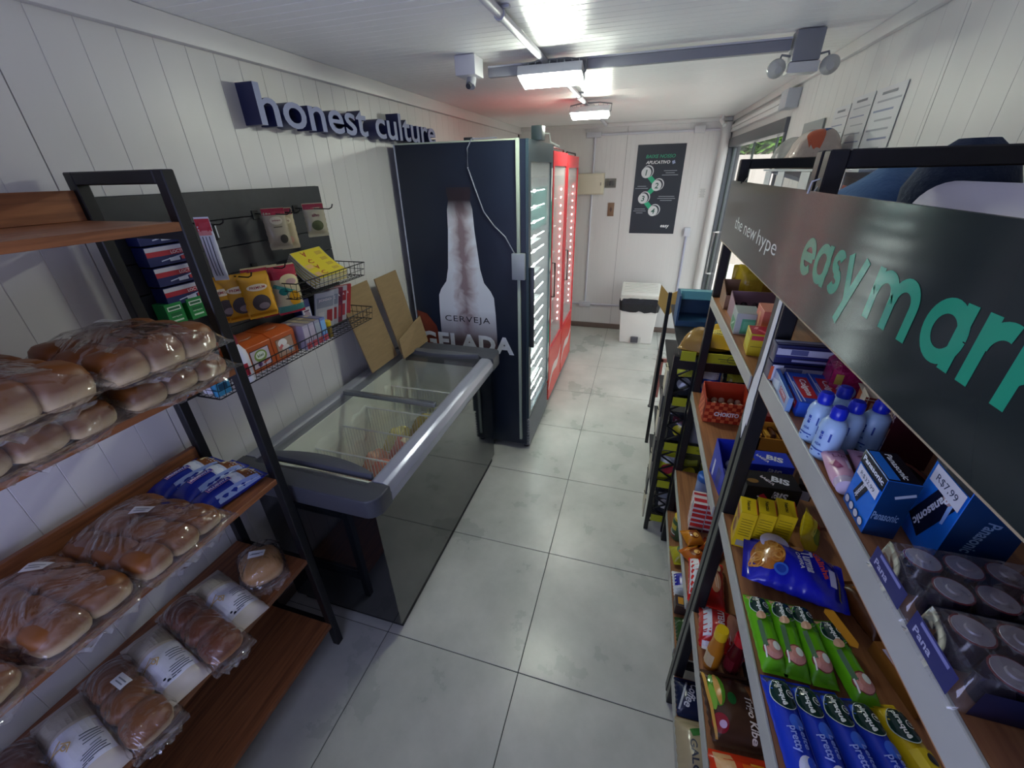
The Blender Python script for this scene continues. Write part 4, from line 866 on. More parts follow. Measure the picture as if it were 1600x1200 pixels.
# magazines in the upper basket
for k in range(5):
    t = thing('puzzle_magazine', ['bottom yellow puzzle magazine in the upper basket', 'second yellow puzzle magazine from the bottom', 'middle yellow puzzle magazine of the pile', 'second yellow puzzle magazine from the top', 'top yellow puzzle magazine with red letters, in the upper basket'][k], 'magazine', (SF+.02, .58+.002*k, 1.447+k*.0075), 0, 'yellow puzzle magazines', rot=(R(0), R(26), R(2*k-4)))
    n = 8; L = .15; g = G(); vs = []
    for i in range(n+1):
        u = i/n; vs += [(L*u, -.095, .035*(1-u)**2+.012), (L*u, .095, .035*(1-u)**2+.012)]
    vs += [(a_, b_, c_-.006) for a_, b_, c_ in vs]; q = 2*(n+1)
    fs = [(2*i, 2*i+2, 2*i+3, 2*i+1) for i in range(n)]+[(q+2*i, q+2*i+1, q+2*i+3, q+2*i+2) for i in range(n)]+[(2*i, q+2*i, q+2*i+2, 2*i+2) for i in range(n)]+[(2*i+1, 2*i+3, q+2*i+3, q+2*i+1) for i in range(n)]+[(0, 1, q+1, q), (2*n, q+2*n, q+2*n+1, 2*n+1)]
    obj('magazine_pages', G().add(vs, fs), K('c9c4b8', .5), t, smooth=50)
    fm = lambda x, y, e: (.075+y, x, .035*(1-(.075+y)/L)**2+.0123+e)
    if k == 4: prints(t, [Rc(0, 0, .186, .148, 'd3c02e')]+[Tx(c_, -.03+.0*i, .045-.034*i, .022, 'a8462e', .03, rot=0) for i, c_ in enumerate('CAÇA')]+[Rc(.055, .04-.03*i, .04, .016, 'b79a3a') for i in range(4)]+[Rc(-.07, .05, .03, .03, 'cfa67a'), Rc(-.065, .0, .04, .02, 'd8b070')], fm)
    else: prints(t, [Rc(0, 0, .186, .148, ['c2ad2c', 'cab530', 'bfa92c', 'cdb82e'][k])], fm)
for k in range(5):
    t = thing('red_magazine', ['leftmost slim grey magazine standing in the lower basket', 'second slim magazine from the left in the lower basket', 'purple red magazine in the middle of the standing row', 'red and white magazine second from the right of the row', 'rightmost red magazine standing in the lower basket'][k], 'magazine', (SF+.03, .60+.031*k, 1.170), 0, 'magazines standing in the lower basket', rot=(R(-4), R(14), R(-12)))
    obj('magazine_pages', G().box(0, .008, -.05, .05, 0, .175), K(['b9bac4', 'a9abb8', '7a3048', 'b9b6bd', 'a83238'][k], .4), t, smooth=0)
    prints(t, [Rc(0, .04, .09, .05, ['8f94a4', '7f8598', '6b2440', 'a02c38', 'b03438'][k]), Tx(['JOGO', 'MIX', 'CAÇA', 'PALAVRA', 'CRUZADA'][k], 0, .05, .013, 'e2d6dc', .07), Rc(-.02, -.03, .03, .05, 'c8c4cc'), Rc(.025, -.03, .03, .06, 'a83a44')], lambda x, y, e: (.0081+e, x, .0875+y))
# lower basket goods
zb = 1.170
for k, (y, lb) in enumerate(((.135, 'orange box with a round purple toy window, left of the pair'), (.25, 'orange box with a clear window, right of the pair'))):
    t = thing('orange_box', lb, 'box', (SF+.075, y+.02, zb), 0, 'orange boxes in the lower basket')
    w_, d_, h_ = .12, .112, .115
    g = G().prism([(-w_/2, 0), (w_/2, 0), (w_/2, h_*.86), (w_/2-.03, h_), (-w_/2, h_)], -d_/2, d_/2, 'y')
    obj('carton_body', g, K('b5531f', .35), t, bevel=.0008, seg=1, smooth=0)
    D = [Rc(0, -.004, .082, .07, '35222e' if k == 0 else '6b4a3a'), Rc(0, -.004, .076, .064, 'c8bccb' if k == 0 else 'a88a78')]
    D += [El(.0, .004, .027, .022, '7f9a4c'), El(0, .006, .02, .014, 'dfe6d8'), Tx('kiwi', 0, .006, .012, '3a5a2a', .026), El(-.012, -.025, .009, .009, '5a3a72'), Rc(.018, -.022, .03, .008, 'b8584a', 15)] if k == 0 else [El(-.01, .012, .022, .016, 'e6e2e0'), El(.0, -.01, .018, .012, 'd9d0cc'), Rc(-.02, .0, .02, .012, 'c46a6a', 30), Rc(.02, -.02, .02, .016, '8ca4c0')]
    prints(t, D, lambda x, y, e: (w_/2+e, x, h_*.45+y))
    prints(t, [Pg([(-.03, .03), (.0, .045), (.03, .03), (0, .036)], 'd8c4b4')], lambda x, y, e: (y-.02, x, h_+e))
def squeeze(name, label, loc, r, h, body, cap, group=None, band=None, text=None):
    t = thing(name, label, 'bottle', loc, group=group)
    obj('bottle_body', G().lathe([(r*.9, 0), (r, .005), (r, h*.55), (r*.9, h*.66), (r*.45, h*.8), (r*.4, h*.82)], 20), K(body, .3), t, smooth=50)
    obj('cap', G().lathe([(r*.46, h*.82), (r*.46, h*.95), (r*.4, h), (r*.2, h+.001)], 16), K(cap, .35), t, smooth=50)
    if band: prints(t, [Rc(0, 0, r*2.6, h*.26, band)]+([Tx(text, 0, 0, h*.09, 'e6ecf4', r*1.4)] if text else []), lambda x, y, e: ((r+.0004+e)*math.sin(x/r+.3), -(r+.0004+e)*math.cos(x/r+.3), h*.3+y))
    return t
squeeze('sauce_bottle', 'white bottle with a red label standing in front of the orange boxes', (SF+.145, .065, zb), .03, .165, 'dcdce4', '8a2434', 'white sauce bottles in the lower basket', 'a82a38', 'sal')
squeeze('sauce_bottle', 'white bottle with red cap at the left end of the lower basket', (SF+.10, -.02, zb), .03, .165, 'dcdce4', '8a2434', 'white sauce bottles in the lower basket', 'a82a38')
carton('blue_packet', 'light blue packet at the left corner of the lower basket, behind the shelf post', 'box', (SF+.15, -.03, zb), .02, .05, .1, '3d8fb8', {'Rr': [Rc(0, .02, .04, .03, 'cfe2ea'), Rc(0, -.02, .03, .02, '24506e')]})
for k in range(4):
    carton('cake_mix_box', ['leftmost pale box of the slim row in the lower basket', 'second pale box of the slim row', 'third slim box with a tan top', 'rightmost slim box with a blue and red front'][k], 'box', (SF+.1, .362+k*.033, zb), .12, .03, .10, ['a9a2b4', 'a49db0', '8f8fa2', '5b6fae'][k],
           {'Rr': [Rc(0, .01, .026, .06, ['b9aec0', 'b4a8ba', '98a0ac', '6ea2d4'][k]), Rc(0, -.035, .026, .024, 'b8404e')], 'TR': [Rc(0, 0, .026, .1, ['a99ba8', 'b8a98c', 'a59070', '8a86a8'][k]), Rc(0, .02, .02, .02, 'd9c8a8')]}, group='slim boxes in the lower basket')
carton('salt_box', 'tall dark blue and white box behind the slim row', 'box', (SF+.03, .5, zb), .045, .055, .16, '2b3f86', {'Rr': [Rc(0, -.01, .045, .11, 'd9dbe4'), El(0, .01, .018, .018, 'b9a2b4'), Rc(0, .03, .03, .006, '6b4a6a'), Rc(0, -.04, .03, .02, '4aa0c8'), Rc(0, -.068, .045, .012, 'a8784a')]})
t = thing('spice_jar', 'small jar with a yellow lid beside the slim boxes', 'jar', (SF+.14, .50, zb)); obj('jar_body', G().lathe([(.016, 0), (.018, .004), (.018, .045), (.014, .05)], 14), K('8a7436', .2), t); obj('lid', G().lathe([(.019, .051), (.0195, .07), (.017, .073)], 14), K('d8b81e', .35), t)
# ================================================================== PRODUCTS, RIGHT UNIT
uC0 = .4905; uD0 = .2255
zA, zB, zC, zD = RT[3]+.0005, RT[2]+.0005, RT[1]+.0005, RT[0]+.0005
PB = '1c6fd0'
def pana(label, x, y, w, d, h, rz, price, big):
    D = [Rc(0, h*.5-h*.11, d*.99, h*.2, '101524'), Tx('Panasonic', 0, h*.5-h*.1, h*.085, 'e8ecf4', d*.86, bold=.03)]
    if big: D += [Rc(0, -.008, d*.48, h*.62, '161a2c', -22), El(.011, .02, .012, .01, 'b9a0a0', -22), El(.011, .02, .007, .006, 'd8dade', -22), Tx('Panasonic', -.002, -.012, .011, 'e8ecf4', h*.5, rot=-112, bold=.03), Pg([(.016, .01), (.022, .018), (.022, -.01), (.018, -.012)], '8fb4e8')]
    else:
        D += [Rc(-.004, -.002, d*.26, h*.4, '161a2c', -20), Tx('Panasonic', -.004, -.002, .007, 'e8ecf4', h*.36, rot=-110)]
        for k in range(4): D += [El(-.021+.014*k, -.031-.0*k, .0062, .0056, '2a2c34'), El(-.021+.014*k, -.031, .0052, .0048, 'c3c6cc')]
    D += [Rc(.002, h*.2, d*.86, h*.17, 'd9dce6'), Tx(price, .002, h*.19, h*.075, '3a4258', d*.6, bold=0)]
    return carton('battery_box', label, 'battery box', (x, y, zA), w, d, h, PB, {'L': D,
        'F': [Rc(0, 0, w*.99, h*.99, '0c2c52'), Tx('Panasonic', -.002, -.01, .012, '6f8aa8', min(h, w)*.8, rot=-100 if big else 0), Rc(.006, h*.28, w*.6, .004, '9aa6b4', 25)],
        'TL': [Rc(0, 0, d*.98, w*.98, '0e1220'), Rc(0, -w*.28, d*.9, w*.34, '2674d4'), Tx('Panasonic', 0, w*.12, .007, 'e8ecf4', d*.8)]}, rz=rz, group='battery boxes on the top right shelf', gloss=.25)
pana('smaller blue and black battery box priced 32.99 beside the pink tubes', .590, -.373, .032, .062, .083, -2, 'R$32,99', False)
pana('larger blue battery box priced 7.99 with a big battery picture, under the sign board', .650, -.409, .055, .066, .128, -4, 'R$7,99', True)
bm_ = None
for k, (x, y, lb) in enumerate(((.580, -.196, 'front left small pale blue bottle with a blue cap, by the toothpaste boxes'), (.615, -.168, 'pale blue bottle behind the front left one, next to the toothpaste boxes'), (.582, -.242, 'small pale blue bottle nearest the pink tubes'), (.614, -.215, 'pale blue bottle in the middle of the five'), (.650, -.205, 'pale blue bottle on the right, next to the dark red cotton box'))):
    t = thing('lotion_bottle', lb, 'bottle', (x, y, zA), 12*k, 'pale blue bottles on the top right shelf')
    r_ = .0175
    bt = obj('bottle_body', bm_ or G().lathe([(r_*.9, 0), (r_, .003), (r_, .052), (r_*.93, .06), (r_*.7, .067), (r_*.5, .069)], 22), K('a9c8e6', .3), t, smooth=50); bm_ = bt.data
    obj('cap', G().lathe([(.0098, .0693), (.0106, .072), (.0104, .083), (.008, .0875), (.004, .0882)], 18), K('1a2bb8', .25), t, smooth=50)
    prints(t, [Rc(0, .01, .026, .014, '24469c'), Tx('ACETONA', 0, .01, .005, 'b9cdf0', .02), Tx('ADA', 0, -.006, .004, '2a4aa0', .010), Rc(0, -.016, .02, .002, '2a4aa0'), Rc(0, -.021, .016, .002, '2a4aa0')], lambda x, y, e: (-(r_+e+.0003)*math.cos(x/r_+.5-.21*k), -(r_+e+.0003)*math.sin(x/r_+.5-.21*k), .032+y), 'label_print')
TP = lambda: [Rc(0, 0, .128, .037, '2a55c0'), Rc(.0, .004, .09, .024, 'c02a30', 0), Tx('Colgate', .0, .004, .014, 'f0e6e8', .07, bold=.03), Rc(0, -.0145, .126, .002, 'd8dcec'), Rc(.02, -.010, .08, .002, 'c8d2f0', 3)]
carton('toothpaste_box', 'left red and blue toothpaste box lying behind the blue capped bottles', 'toothpaste', (.598, -.062, zA), .036, .13, .03, '2a55c0', {'TL': TP(), 'L': [Rc(0, 0, .128, .028, '2448b4'), Rc(.02, .003, .07, .014, 'b02432'), Tx('Colgate', .02, .003, .009, 'e8dce4', .055), Rc(-.03, -.008, .05, .003, '6fa0e0')], 'F': [Rc(0, 0, .036, .028, '2a55c0')]}, rz=-4, group='toothpaste boxes on the top right shelf')
carton('toothpaste_box', 'right red and blue toothpaste box lying beside the first', 'toothpaste', (.637, -.06, zA), .036, .13, .03, '2a55c0', {'TL': TP(), 'F': [Rc(0, 0, .036, .028, '2a55c0')]}, rz=-4, group='toothpaste boxes on the top right shelf')
carton('toothpaste_box', 'flat pale blue toothpaste box at the shelf edge next to the black post', 'toothpaste', (.571, -.05, zA), .008, .13, .03, '7fa4d0', {'L': [Rc(0, 0, .128, .028, '8fa9cc'), Rc(.025, .002, .05, .014, 'a04058'), Tx('Colgate', .025, .004, .009, 'e0d0dc', .04), Rc(-.035, -.005, .05, .018, 'c9d8e8', 15)], 'TL': [Rc(0, 0, .128, .007, '3a66b8')]}, rz=-4, group='toothpaste boxes on the top right shelf')
for k, (z, cL) in enumerate(((zA, '3a3f78'), (zA+.042, '8f92b4'))):
    t = thing('foil_roll_box', ['lower dark blue and white roll box lying near the black post', 'upper striped roll box stacked on the other, near the black post'][k], 'box', (.625, .034, z), 0, 'roll boxes on the top right shelf')
    obj('carton_body', G().box(-.062, .062, -.018, .018, 0, .04), K('20244e', .3), t, bevel=.003, seg=2)
    prints(t, [Rc(0, .006, .12, .014, 'b9bccc'), Rc(.0, -.004, .12, .004, '2a2f6a'), Rc(-.02, .006, .03, .011, '5a5f88'), Rc(.02, -.012, .1, .005, '9a9fc0')]+([Rc(-.05, 0, .02, .036, 'cfd2da'), Rc(-.06, 0, .006, .03, 'd0592c')] if k == 0 else [Rc(.0, .014, .11, .003, '1a1d44')]), facemap('F', .124, .036, .04))
    prints(t, [Rc(0, .005, .12, .012, 'a9adc4'), Rc(0, -.009, .12, .006, '6a6f98')], facemap('TF', .124, .036, .04))
carton('sanitary_pack', 'crinkled magenta packet beside the roll boxes', 'packet', (.685, -.02, zA), .07, .08, .075, mat('magenta_film', hx('a01f56'), .2, bump=(60, .8)), {'F': [El(-.005, -.012, .012, .014, '8fa4dc'), El(-.005, -.008, .005, .006, '3a4fb0'), Pg([(-.03, -.03), (-.022, .004), (-.014, -.006), (-.02, -.034)], 'd9c8dc'), Rc(.015, -.02, .008, .02, 'b0709c'), Rc(-.025, .012, .012, .02, 'b8a04a')], 'L': [Rc(0, 0, .05, .04, 'b83a70'), Rc(-.02, -.02, .02, .02, '5a78c8')]}, rz=-10, bevel=.01, gloss=.2)
carton('medicine_box', 'white and orange box leaning behind the lotion bottles', 'box', (.690, -.125, zA), .05, .06, .06, 'd2713a', {'L': [Rc(.012, .01, .042, .05, 'e6dccb'), Rc(-.02, -.014, .03, .012, 'c84a3a', 20), Rc(.0, -.0, .03, .02, 'e0a878', 20)], 'TL': [Rc(0, 0, .068, .058, 'e2d8cc')], 'F': [Rc(0, 0, .058, .068, '9c3a2c'), Rc(0, .01, .04, .03, 'd8a080')]}, rz=-12)
carton('cotton_box', 'dark red box lettered cotton under the sign board', 'box', (.690, -.21, zA), .045, .06, .078, '6e1220', {'L': [Tx('cotton', 0, .026, .014, 'f0d8d8', .06, bold=.03), Rc(.004, -.012, .032, .04, 'd8a88c'), El(.0, .0, .01, .016, 'e8d2c0'), Rc(.014, -.022, .022, .03, 'd8dcea'), Rc(.014, -.022, .012, .002, '5a6aa8')], 'TL': [Rc(0, 0, .066, .056, '5a0e1a')], 'F': [Rc(0, 0, .056, .078, '3a0a12')]}, rz=-14)
for k, (x, y, lb) in enumerate(((.655, -.275, 'left thin dark packet lying behind the blue capped bottles'), (.69, -.29, 'right thin dark packet lying against the battery box'))):
    t = pouch('slim_packet', lb, 'packet', (x, y, zA), .13, .026, .012, '241a1c', [Rc(0, 0, .09, .006, '7a4a3a'), Rc(.02, .007, .06, .002, 'c8b8a8')], (0, 0, -80), 51+k, group='slim dark packets')
for k, x in enumerate((.584, .622)):
    t = thing('pink_tube', ['left pink and white tube lying beside the small battery box', 'right pink and white tube lying behind the small battery box'][k], 'tube', (x, -.285, zA), -8, 'pink tubes on the top right shelf')
    g = G(); n = 14; vs = []
    for j, (yy, rx, rz_) in enumerate(((.045, .0165, .0018), (.03, .016, .007), (0, .0155, .012), (-.03, .0145, .0143), (-.04, .0135, .0135))):
        for i in range(n):
            a = 2*math.pi*i/n; vs.append((rx*math.cos(a), yy, .0145+rz_*math.sin(a)))
    g.add(vs, [(j*n+i, j*n+(i+1) % n, (j+1)*n+(i+1) % n, (j+1)*n+i) for j in range(4) for i in range(n)]+[tuple(range(n)), tuple(range(4*n, 5*n))])
    obj('tube_body', g, K('d8a8bc', .3), t, smooth=50)
    obj('cap', G().cyl((0, -.0402, .0145), (0, -.052, .0145), .0128, 16, .0118), K('c6b6c4', .3), t)
    prints(t, [Rc(0, .03, .024, .016, 'e2bccc'), El(0, .034, .005, .005, 'f2e6ec'), Tx('Luc', 0, .006, .01, '7a2a48', .017), Rc(-.008, -.016, .008, .018, '9a4468', 20), Rc(.006, -.014, .004, .02, 'ece0ea'), Rc(0, .018, .022, .003, '8a3050')], lambda x, y, e: (x, y, .0145+.0135*math.sqrt(max(.05, 1-(x/.0165)**2))+e+.0004-(.012*max(0, (y-.0)/.045)**1.5)))
# battery shrink packs
bt_s = bt_t = None
def cell(x, y, lb, grp):
    global bt_s, bt_t
    t = thing('battery', lb, 'battery', (x, y, zA), 0, grp)
    if bt_s is None:
        a_ = obj('battery_case', G().lathe([(.0152, .001), (.0158, .002), (.0158, .036), (.0148, .0375)], 18), K('1c1424', .2), t, smooth=50); bt_s = a_.data
        b_ = obj('end_cap', G().lathe([(.0146, .0376), (.0138, .0386), (.006, .0388), (.0052, .0405), (.002, .0408)], 18), mat('cell_metal', hx('a8a6b0'), .35, .4), t, smooth=40); bt_t = b_.data
        obj('rim_ring', G().lathe([(.0150, .0374), (.0156, .0378), (.0150, .0383), (.0140, .0382)], 18), K('6a2a30', .2), t)
    else:
        obj('battery_case', bt_s, None, t); obj('end_cap', bt_t, None, t); obj('rim_ring', bpy.data.objects['rim_ring'].data, None, t)
    return t
SHR = film_mat('shrink_film', .05, (1, 1, 1), 1.0, 1.0)
for pk, (y0, nr, lb) in enumerate(((-.470, 2, 'farther'), (-.546, 2, 'nearer'))):
    for j in range(nr):
        for i in range(7):
            cell(.590+i*.034+j*.008, y0-j*.034, 'battery in the %s shrink wrapped bundle, %s row, %s from the shelf edge' % (lb, ['back', 'front'][j], ['first', 'second', 'third', 'fourth', 'fifth', 'sixth', 'seventh'][i]), 'batteries in the shrink wrapped bundles')
    t = thing('shrink_wrap', 'clear shrink film with blue band over the %s bundle of batteries' % lb, 'wrap', (.690, y0-.017, zA), 0, 'shrink wrap over the battery bundles')
    W_, D_ = .262, .072; nx, ny = 40, 12; vs = []
    for i in range(nx+1):
        for j in range(ny+1):
            x = -W_/2+W_*i/nx; y = -D_/2+D_*j/ny; ed = min(1, min(W_/2-abs(x), D_/2-abs(y))/.004)
            vs.append((x, y, (.002+.041*ed)+(.0012*math.sin(i*1.3+j)*math.sin(j*1.7) if ed > .9 else 0)))
    g = G().add(vs, [(i*(ny+1)+j, (i+1)*(ny+1)+j, (i+1)*(ny+1)+j+1, i*(ny+1)+j+1) for i in range(nx) for j in range(ny)])
    obj('film_sheet', g, SHR, t, smooth=50, fixn=False)
    prints(t, [Rc(0, .002, .06, .024, '2a2d62'), Rc(0, .01, .04, .004, '7a7cb0'), Tx('Pana', -.01, -.001, .008, 'a4a6c4', .026)], lambda x, y, e: (-W_/2-e-.001, -x, .02+y))
    prints(t, [Rc(0, 0, .24, .032, '14162c'), Tx('Panasonic', -.05, 0, .009, '8f92a4', .07), Rc(.07, .0, .05, .018, '1f2c66')], lambda x, y, e: (x, -D_/2-e-.001, .019+y))
t = thing('round_tub', 'white round tub with a blue printed lid at the near end of the battery shelf', 'tub', (.625, -.636, zA))
obj('tub_body', G().lathe([(.026, 0), (.028, .003), (.028, .026), (.026, .028)], 22), K('5a52a8', .3), t, smooth=50)
obj('lid', G().lathe([(.029, .0285), (.029, .036), (.027, .038)], 24), K('c9cbe6', .3), t, smooth=50)
prints(t, [El(0, 0, .02, .02, '6a6ab8', hole=.86), El(0, 0, .012, .012, '8a8fd0', hole=.7), Rc(0, 0, .016, .004, '4a4a9c', 30)], lambda x, y, e: (x, y, .0381+e))
# ---- shelf B
for k, (x, y) in enumerate(((.590, -.028), (.630, -.02), (.672, -.012))):
    w_, d_, h_ = [.034, .036, .038][k], .058, .108
    carton('cocoa_box', ['yellow drink powder box nearest the shelf edge', 'middle yellow drink powder box of the three', 'rightmost yellow drink powder box of the three'][k], 'box', (x, y, zB), w_, d_, h_, 'd2b414', {'TL': [Rc(0, 0, d_*.96, w_*.96, 'e0c41e'), Tx('Nescau', .0, .0, .008, '2a2416', .034, bold=.03), Rc(0, w_*.47, d_*.9, .002, 'b8402a')],
        'L': [Rc(0, 0, d_*.3, h_*.7, 'c79a1c'), Rc(0, h_*.3, d_*.9, .01, 'b03a28'), El(.0, -.01, .014, .02, '7a3a1c'), Tx('Nescau', 0, .026, .011, '3a1a10', .045)], 'F': [Rc(0, -.04, w_*.6, .018, '8f8f84')]+[Rc(0, .035-.008*q, w_*.7, .0018, '8a7a14') for q in range(7)]}, rz=-8, group='three yellow drink powder boxes')
def bis(label, x, y, col, rz, txt2):
    return carton('wafer_box', label, 'box', (x, y, zB), .13, .07, .07, col, {'F': [Tx('BIS', .018, .012, .022, 'dfe4f0', .036, rot=-8, bold=.04), Rc(-.016, -.002, .034, .013, 'c0283c', -50), Rc(-.025, -.006, .03, .004, 'e2dce4', -50), El(.03, .012, .03, .02, txt2, hole=.92), El(-.045, -.018, .016, .009, '6b4426')],
        'TF': [Rc(0, 0, .126, .066, txt2), Tx('BIS', .024, .0, .024, 'e4e8f4', .042, rot=-20, bold=.04), Tx('LACTA', -.008, -.004, .011, 'f0e4ea', .04, rot=-55), Rc(-.012, .0, .03, .003, 'e4e8f4', -55), El(-.046, -.012, .014, .009, '8a6a3c')],
        'L': [Rc(0, 0, .06, .05, txt2)]}, rz=rz, group='wafer boxes on the biscuit shelf')
bis('royal blue wafer box behind the black one', .69, .235, '1c2fae', 4, '2340cc'); bis('black wafer box just behind the yellow drink powder boxes', .68, .135, '14161a', 4, '1e2026')
t = thing('bar_display', 'open yellow display box of chocolate bars behind the blue wafer box', 'box', (.765, .41, zB)); w_, d_ = .11, .07
obj('tray', G().box(-w_/2, w_/2, -d_/2, -d_/2+.003, 0, .05).box(-w_/2, w_/2, d_/2-.003, d_/2, 0, .07).box(-w_/2, -w_/2+.003, -d_/2, d_/2, 0, .06).box(w_/2-.003, w_/2, -d_/2, d_/2, 0, .06).box(-w_/2, w_/2, -d_/2, d_/2, 0, .003), K('d89a34', .4), t, smooth=0)
for k in range(7): obj('bar', G().box(-.006, .006, -.028, .028, .004, .045+.006*(k % 3)), K(['5a2c14', 'c09034', '4a2412', 'b8842c', '5a2c14', 'b9a878', '4a2412'][k], .3), t, (-.043+.0145*k, 0, 0), (R(-6), 0, 0), bevel=.002)
carton('red_box', 'dark red printed box behind the yellow chocolate display', 'box', (.775, .52, zB), .12, .09, .075, '7c1a22', {'F': [Rc(0, .01-.012*q, .07, .002, 'c49aa0') for q in range(3)], 'TF': [El(-.03, .02, .004, .004, 'e0b8c0'), Rc(0, 0, .08, .002, 'c08a90')], 'L': [Rc(0, 0, .08, .06, '6a141c')]}, rz=3)
carton('white_label_box', 'small black and white box at the right of the wafer boxes', 'box', (.79, .205, zB), .035, .09, .05, '17171b', {'TL': [Rc(0, .006, .08, .008, 'd9d9df'), Rc(0, -.006, .08, .004, 'b0283a'), Tx('BASE', .0, -.012, .008, 'c9c9d0', .04)], 'F': [Rc(0, -.01, .03, .03, 'c4c8ce')]}, rz=-14)
t = pouch('yellow_sweet_bag', 'yellow and red sweet bag standing behind the noodle packet', 'sweets', (.742, .02, zB+.012), .11, .07, .03, 'c9b41c', [Rc(.02, .0, .03, .05, 'b8402c'), El(-.01, .0, .02, .02, '7a9a2c'), Rc(.0, .02, .05, .01, 'e8d83a')], (60, -10, 70), 71)
t = thing('noodle_cup', 'cup with a round white lid between the yellow boxes and the noodle packet', 'cup', (.642, -.082, zB), 0)
obj('cup_body', G().lathe([(.02, 0), (.026, .055), (.0275, .057)], 22), K('b9a0a8', .3), t, smooth=50); obj('lid', G().lathe([(.028, .0572), (.029, .059), (.027, .061)], 24), K('c9c8e4', .3), t, smooth=50)
t = pouch('noodle_packet', 'blue instant noodle packet with a noodle picture, lying on the biscuit shelf', 'noodles', (.672, -.128, zB+.012), .19, .125, .06, '1a22b0',
          [El(-.052, -.0, .03, .042, 'b4702c'), El(-.055, .01, .02, .026, 'cc9248')]+[El(-.054+.02*math.cos(q*1.9), .026*math.sin(q*2.3), .011, .014, ['d8a050', 'c88438'][q % 2], hole=.72, n=12) for q in range(9)]+[El(-.03, -.036, .013, .012, '3a6ac8'), El(-.03, -.036, .009, .008, '2446a8'),
           Tx('Turma', .02, .0, .02, 'c6cce8', .055, rot=-80, bold=.04), Tx('Galinha', .042, .004, .012, 'c84a3c', .055, rot=-65, bold=.03), Tx('CAIPIRA', .003, -.005, .008, 'd4d8ea', .045, rot=-80, bold=.02), Rc(.062, -.015, .03, .012, 'c4c8da', -80), Rc(.074, .0, .09, .006, '8a9248', -84), El(.0, .03, .012, .007, 'b87a3c')], (0, 0, -12), 72, gloss=.15, wr=.005, crimp=.014)
def biscuit(label, x, y, z, L, rz, kind, seed):
    c = {'g': ('62b01c', '3f8a14'), 'b': ('1f3ab4', '3c68d4'), 'y': ('d4b81c', 'e0c838')}[kind]
    D = [Rc(-L*.38, 0, L*.2, .034, 'b88f70' if kind == 'g' else ('2a2c4a' if kind == 'b' else 'c8a81c'))]
    D += [El(-L*.42+.012*q, .01*(-1)**q, .008, .007, c[1], hole=.5, n=14) for q in range(3)]
    D += [El(-L*.27, 0, .025, .0185, '10302a'), El(-L*.27, 0, .025, .0185, 'c9d8c8', hole=.955, n=26), Tx('piraquê', -L*.27, -.005, .0095, 'e4ece4', .038, bold=.03), El(-L*.27, .0085, .006, .006, 'dfe8de', hole=.8, n=16), Tx('p', -L*.27, .0085, .006, 'dfe8de')]
    if kind == 'g': D += [El(-L*.1, .008, .009, .007, '3f8a14', hole=.6, n=14), El(-L*.11, -.006, .008, .008, 'c8a07c'), El(L*.3, -.001, .017, .016, '7a4034'), El(L*.305, -.001, .015, .0145, 'c48a78'), El(L*.27, .004, .008, .006, 'dfe8d8'), Rc(L*.12, -.012, .05, .006, '4a6a4a'), Rc(L*.33, -.014, .02, .002, 'e8e4dc')]
    if kind == 'b': D += [El(-L*.02, .004, .011, .01, '3c68d4'), Tx('pretty', L*.12, -.006, .012, '8fa4e8', .034), Tx('Leite', L*.1, .008, .008, '7f98e0', .03), Rc(L*.05, .016, .08, .003, '8aa0e0'), El(L*.34, 0, .016, .012, 'c6cce0'), El(L*.3, .006, .008, .006, '2a50c8')]
    if kind == 'y': D += [Rc(L*.1, 0, .06, .03, 'd8c02c'), El(L*.0, .006, .008, .006, '2a2a20'), El(L*.2, -.006, .014, .012, '4a3a1c'), El(L*.3, .008, .008, .006, '2a2a20')]
    return pouch('biscuit_pack', label, 'biscuits', (x, y, z), L, .042, .036, c[0], D, (0, 0, rz), seed, group='biscuit packs on the shelf below the batteries', gloss=.2, wr=.0012, crimp=.009, p=8)
og = ['first', 'second', 'third', 'fourth']
for k, (x, rz, lb) in enumerate(((.590, -88, 'green biscuit pack at the shelf edge, leftmost of the green row'), (.629, -91, 'second green biscuit pack from the shelf edge'), (.667, -87, 'third green biscuit pack from the shelf edge'), (.715, -80, 'green biscuit pack apart from the other three, with an orange tag'))):
    biscuit(lb, x, -.275-(.02 if k == 3 else 0), zB, .155, rz, 'g', 80+k)
for k, (x, rz, lb) in enumerate(((.592, -86, 'blue biscuit pack at the shelf edge, below the green ones'), (.632, -84, 'second blue biscuit pack from the shelf edge'), (.675, -81, 'third blue biscuit pack from the shelf edge'), (.718, -78, 'rightmost blue biscuit pack, next to the yellow one'))):
    biscuit(lb, x, -.44, zB, .165, rz, 'b', 90+k)
biscuit('yellow and black biscuit pack right of the blue ones', .765, -.435, zB, .165, -78, 'y', 95)
t = thing('orange_tag', 'curved orange tag lying over the rightmost green biscuit pack', 'tag', (.722, -.245, zB+.038), 0, rot=(R(0), R(8), R(-65))); obj('tag_card', G().prism([(-.035, -.006), (-.03, -.012), (.03, -.01), (.036, 0), (.03, .008), (-.03, .008)], 0, .001, 'z'), K('d29426', .4), t, smooth=0)
t = pouch('brown_snack_bag', 'brown and gold snack bag in the shade behind the green biscuit packs', 'snack', (.80, -.175, zB), .14, .07, .045, '5c3414', [Rc(.0, 0, .08, .03, '9a5c1c'), Rc(.03, .02, .04, .004, 'd8a048')], (0, 0, -75), 97)
t = thing('caramel_box', 'narrow box with a blank white card and orange stripe, right of the green biscuits', 'box', (.806, -.30, zB), -77)
obj('carton_body', G().box(-.055, .055, -.022, .022, 0, .03), K('8a5a24', .4), t, bevel=.001); prints(t, [Rc(-.008, 0, .065, .034, 'cdc8e2'), Rc(.036, .004, .022, .03, 'd0941e'), Rc(.036, -.014, .022, .01, '5a2a12')], facemap('TF', .11, .044, .03))
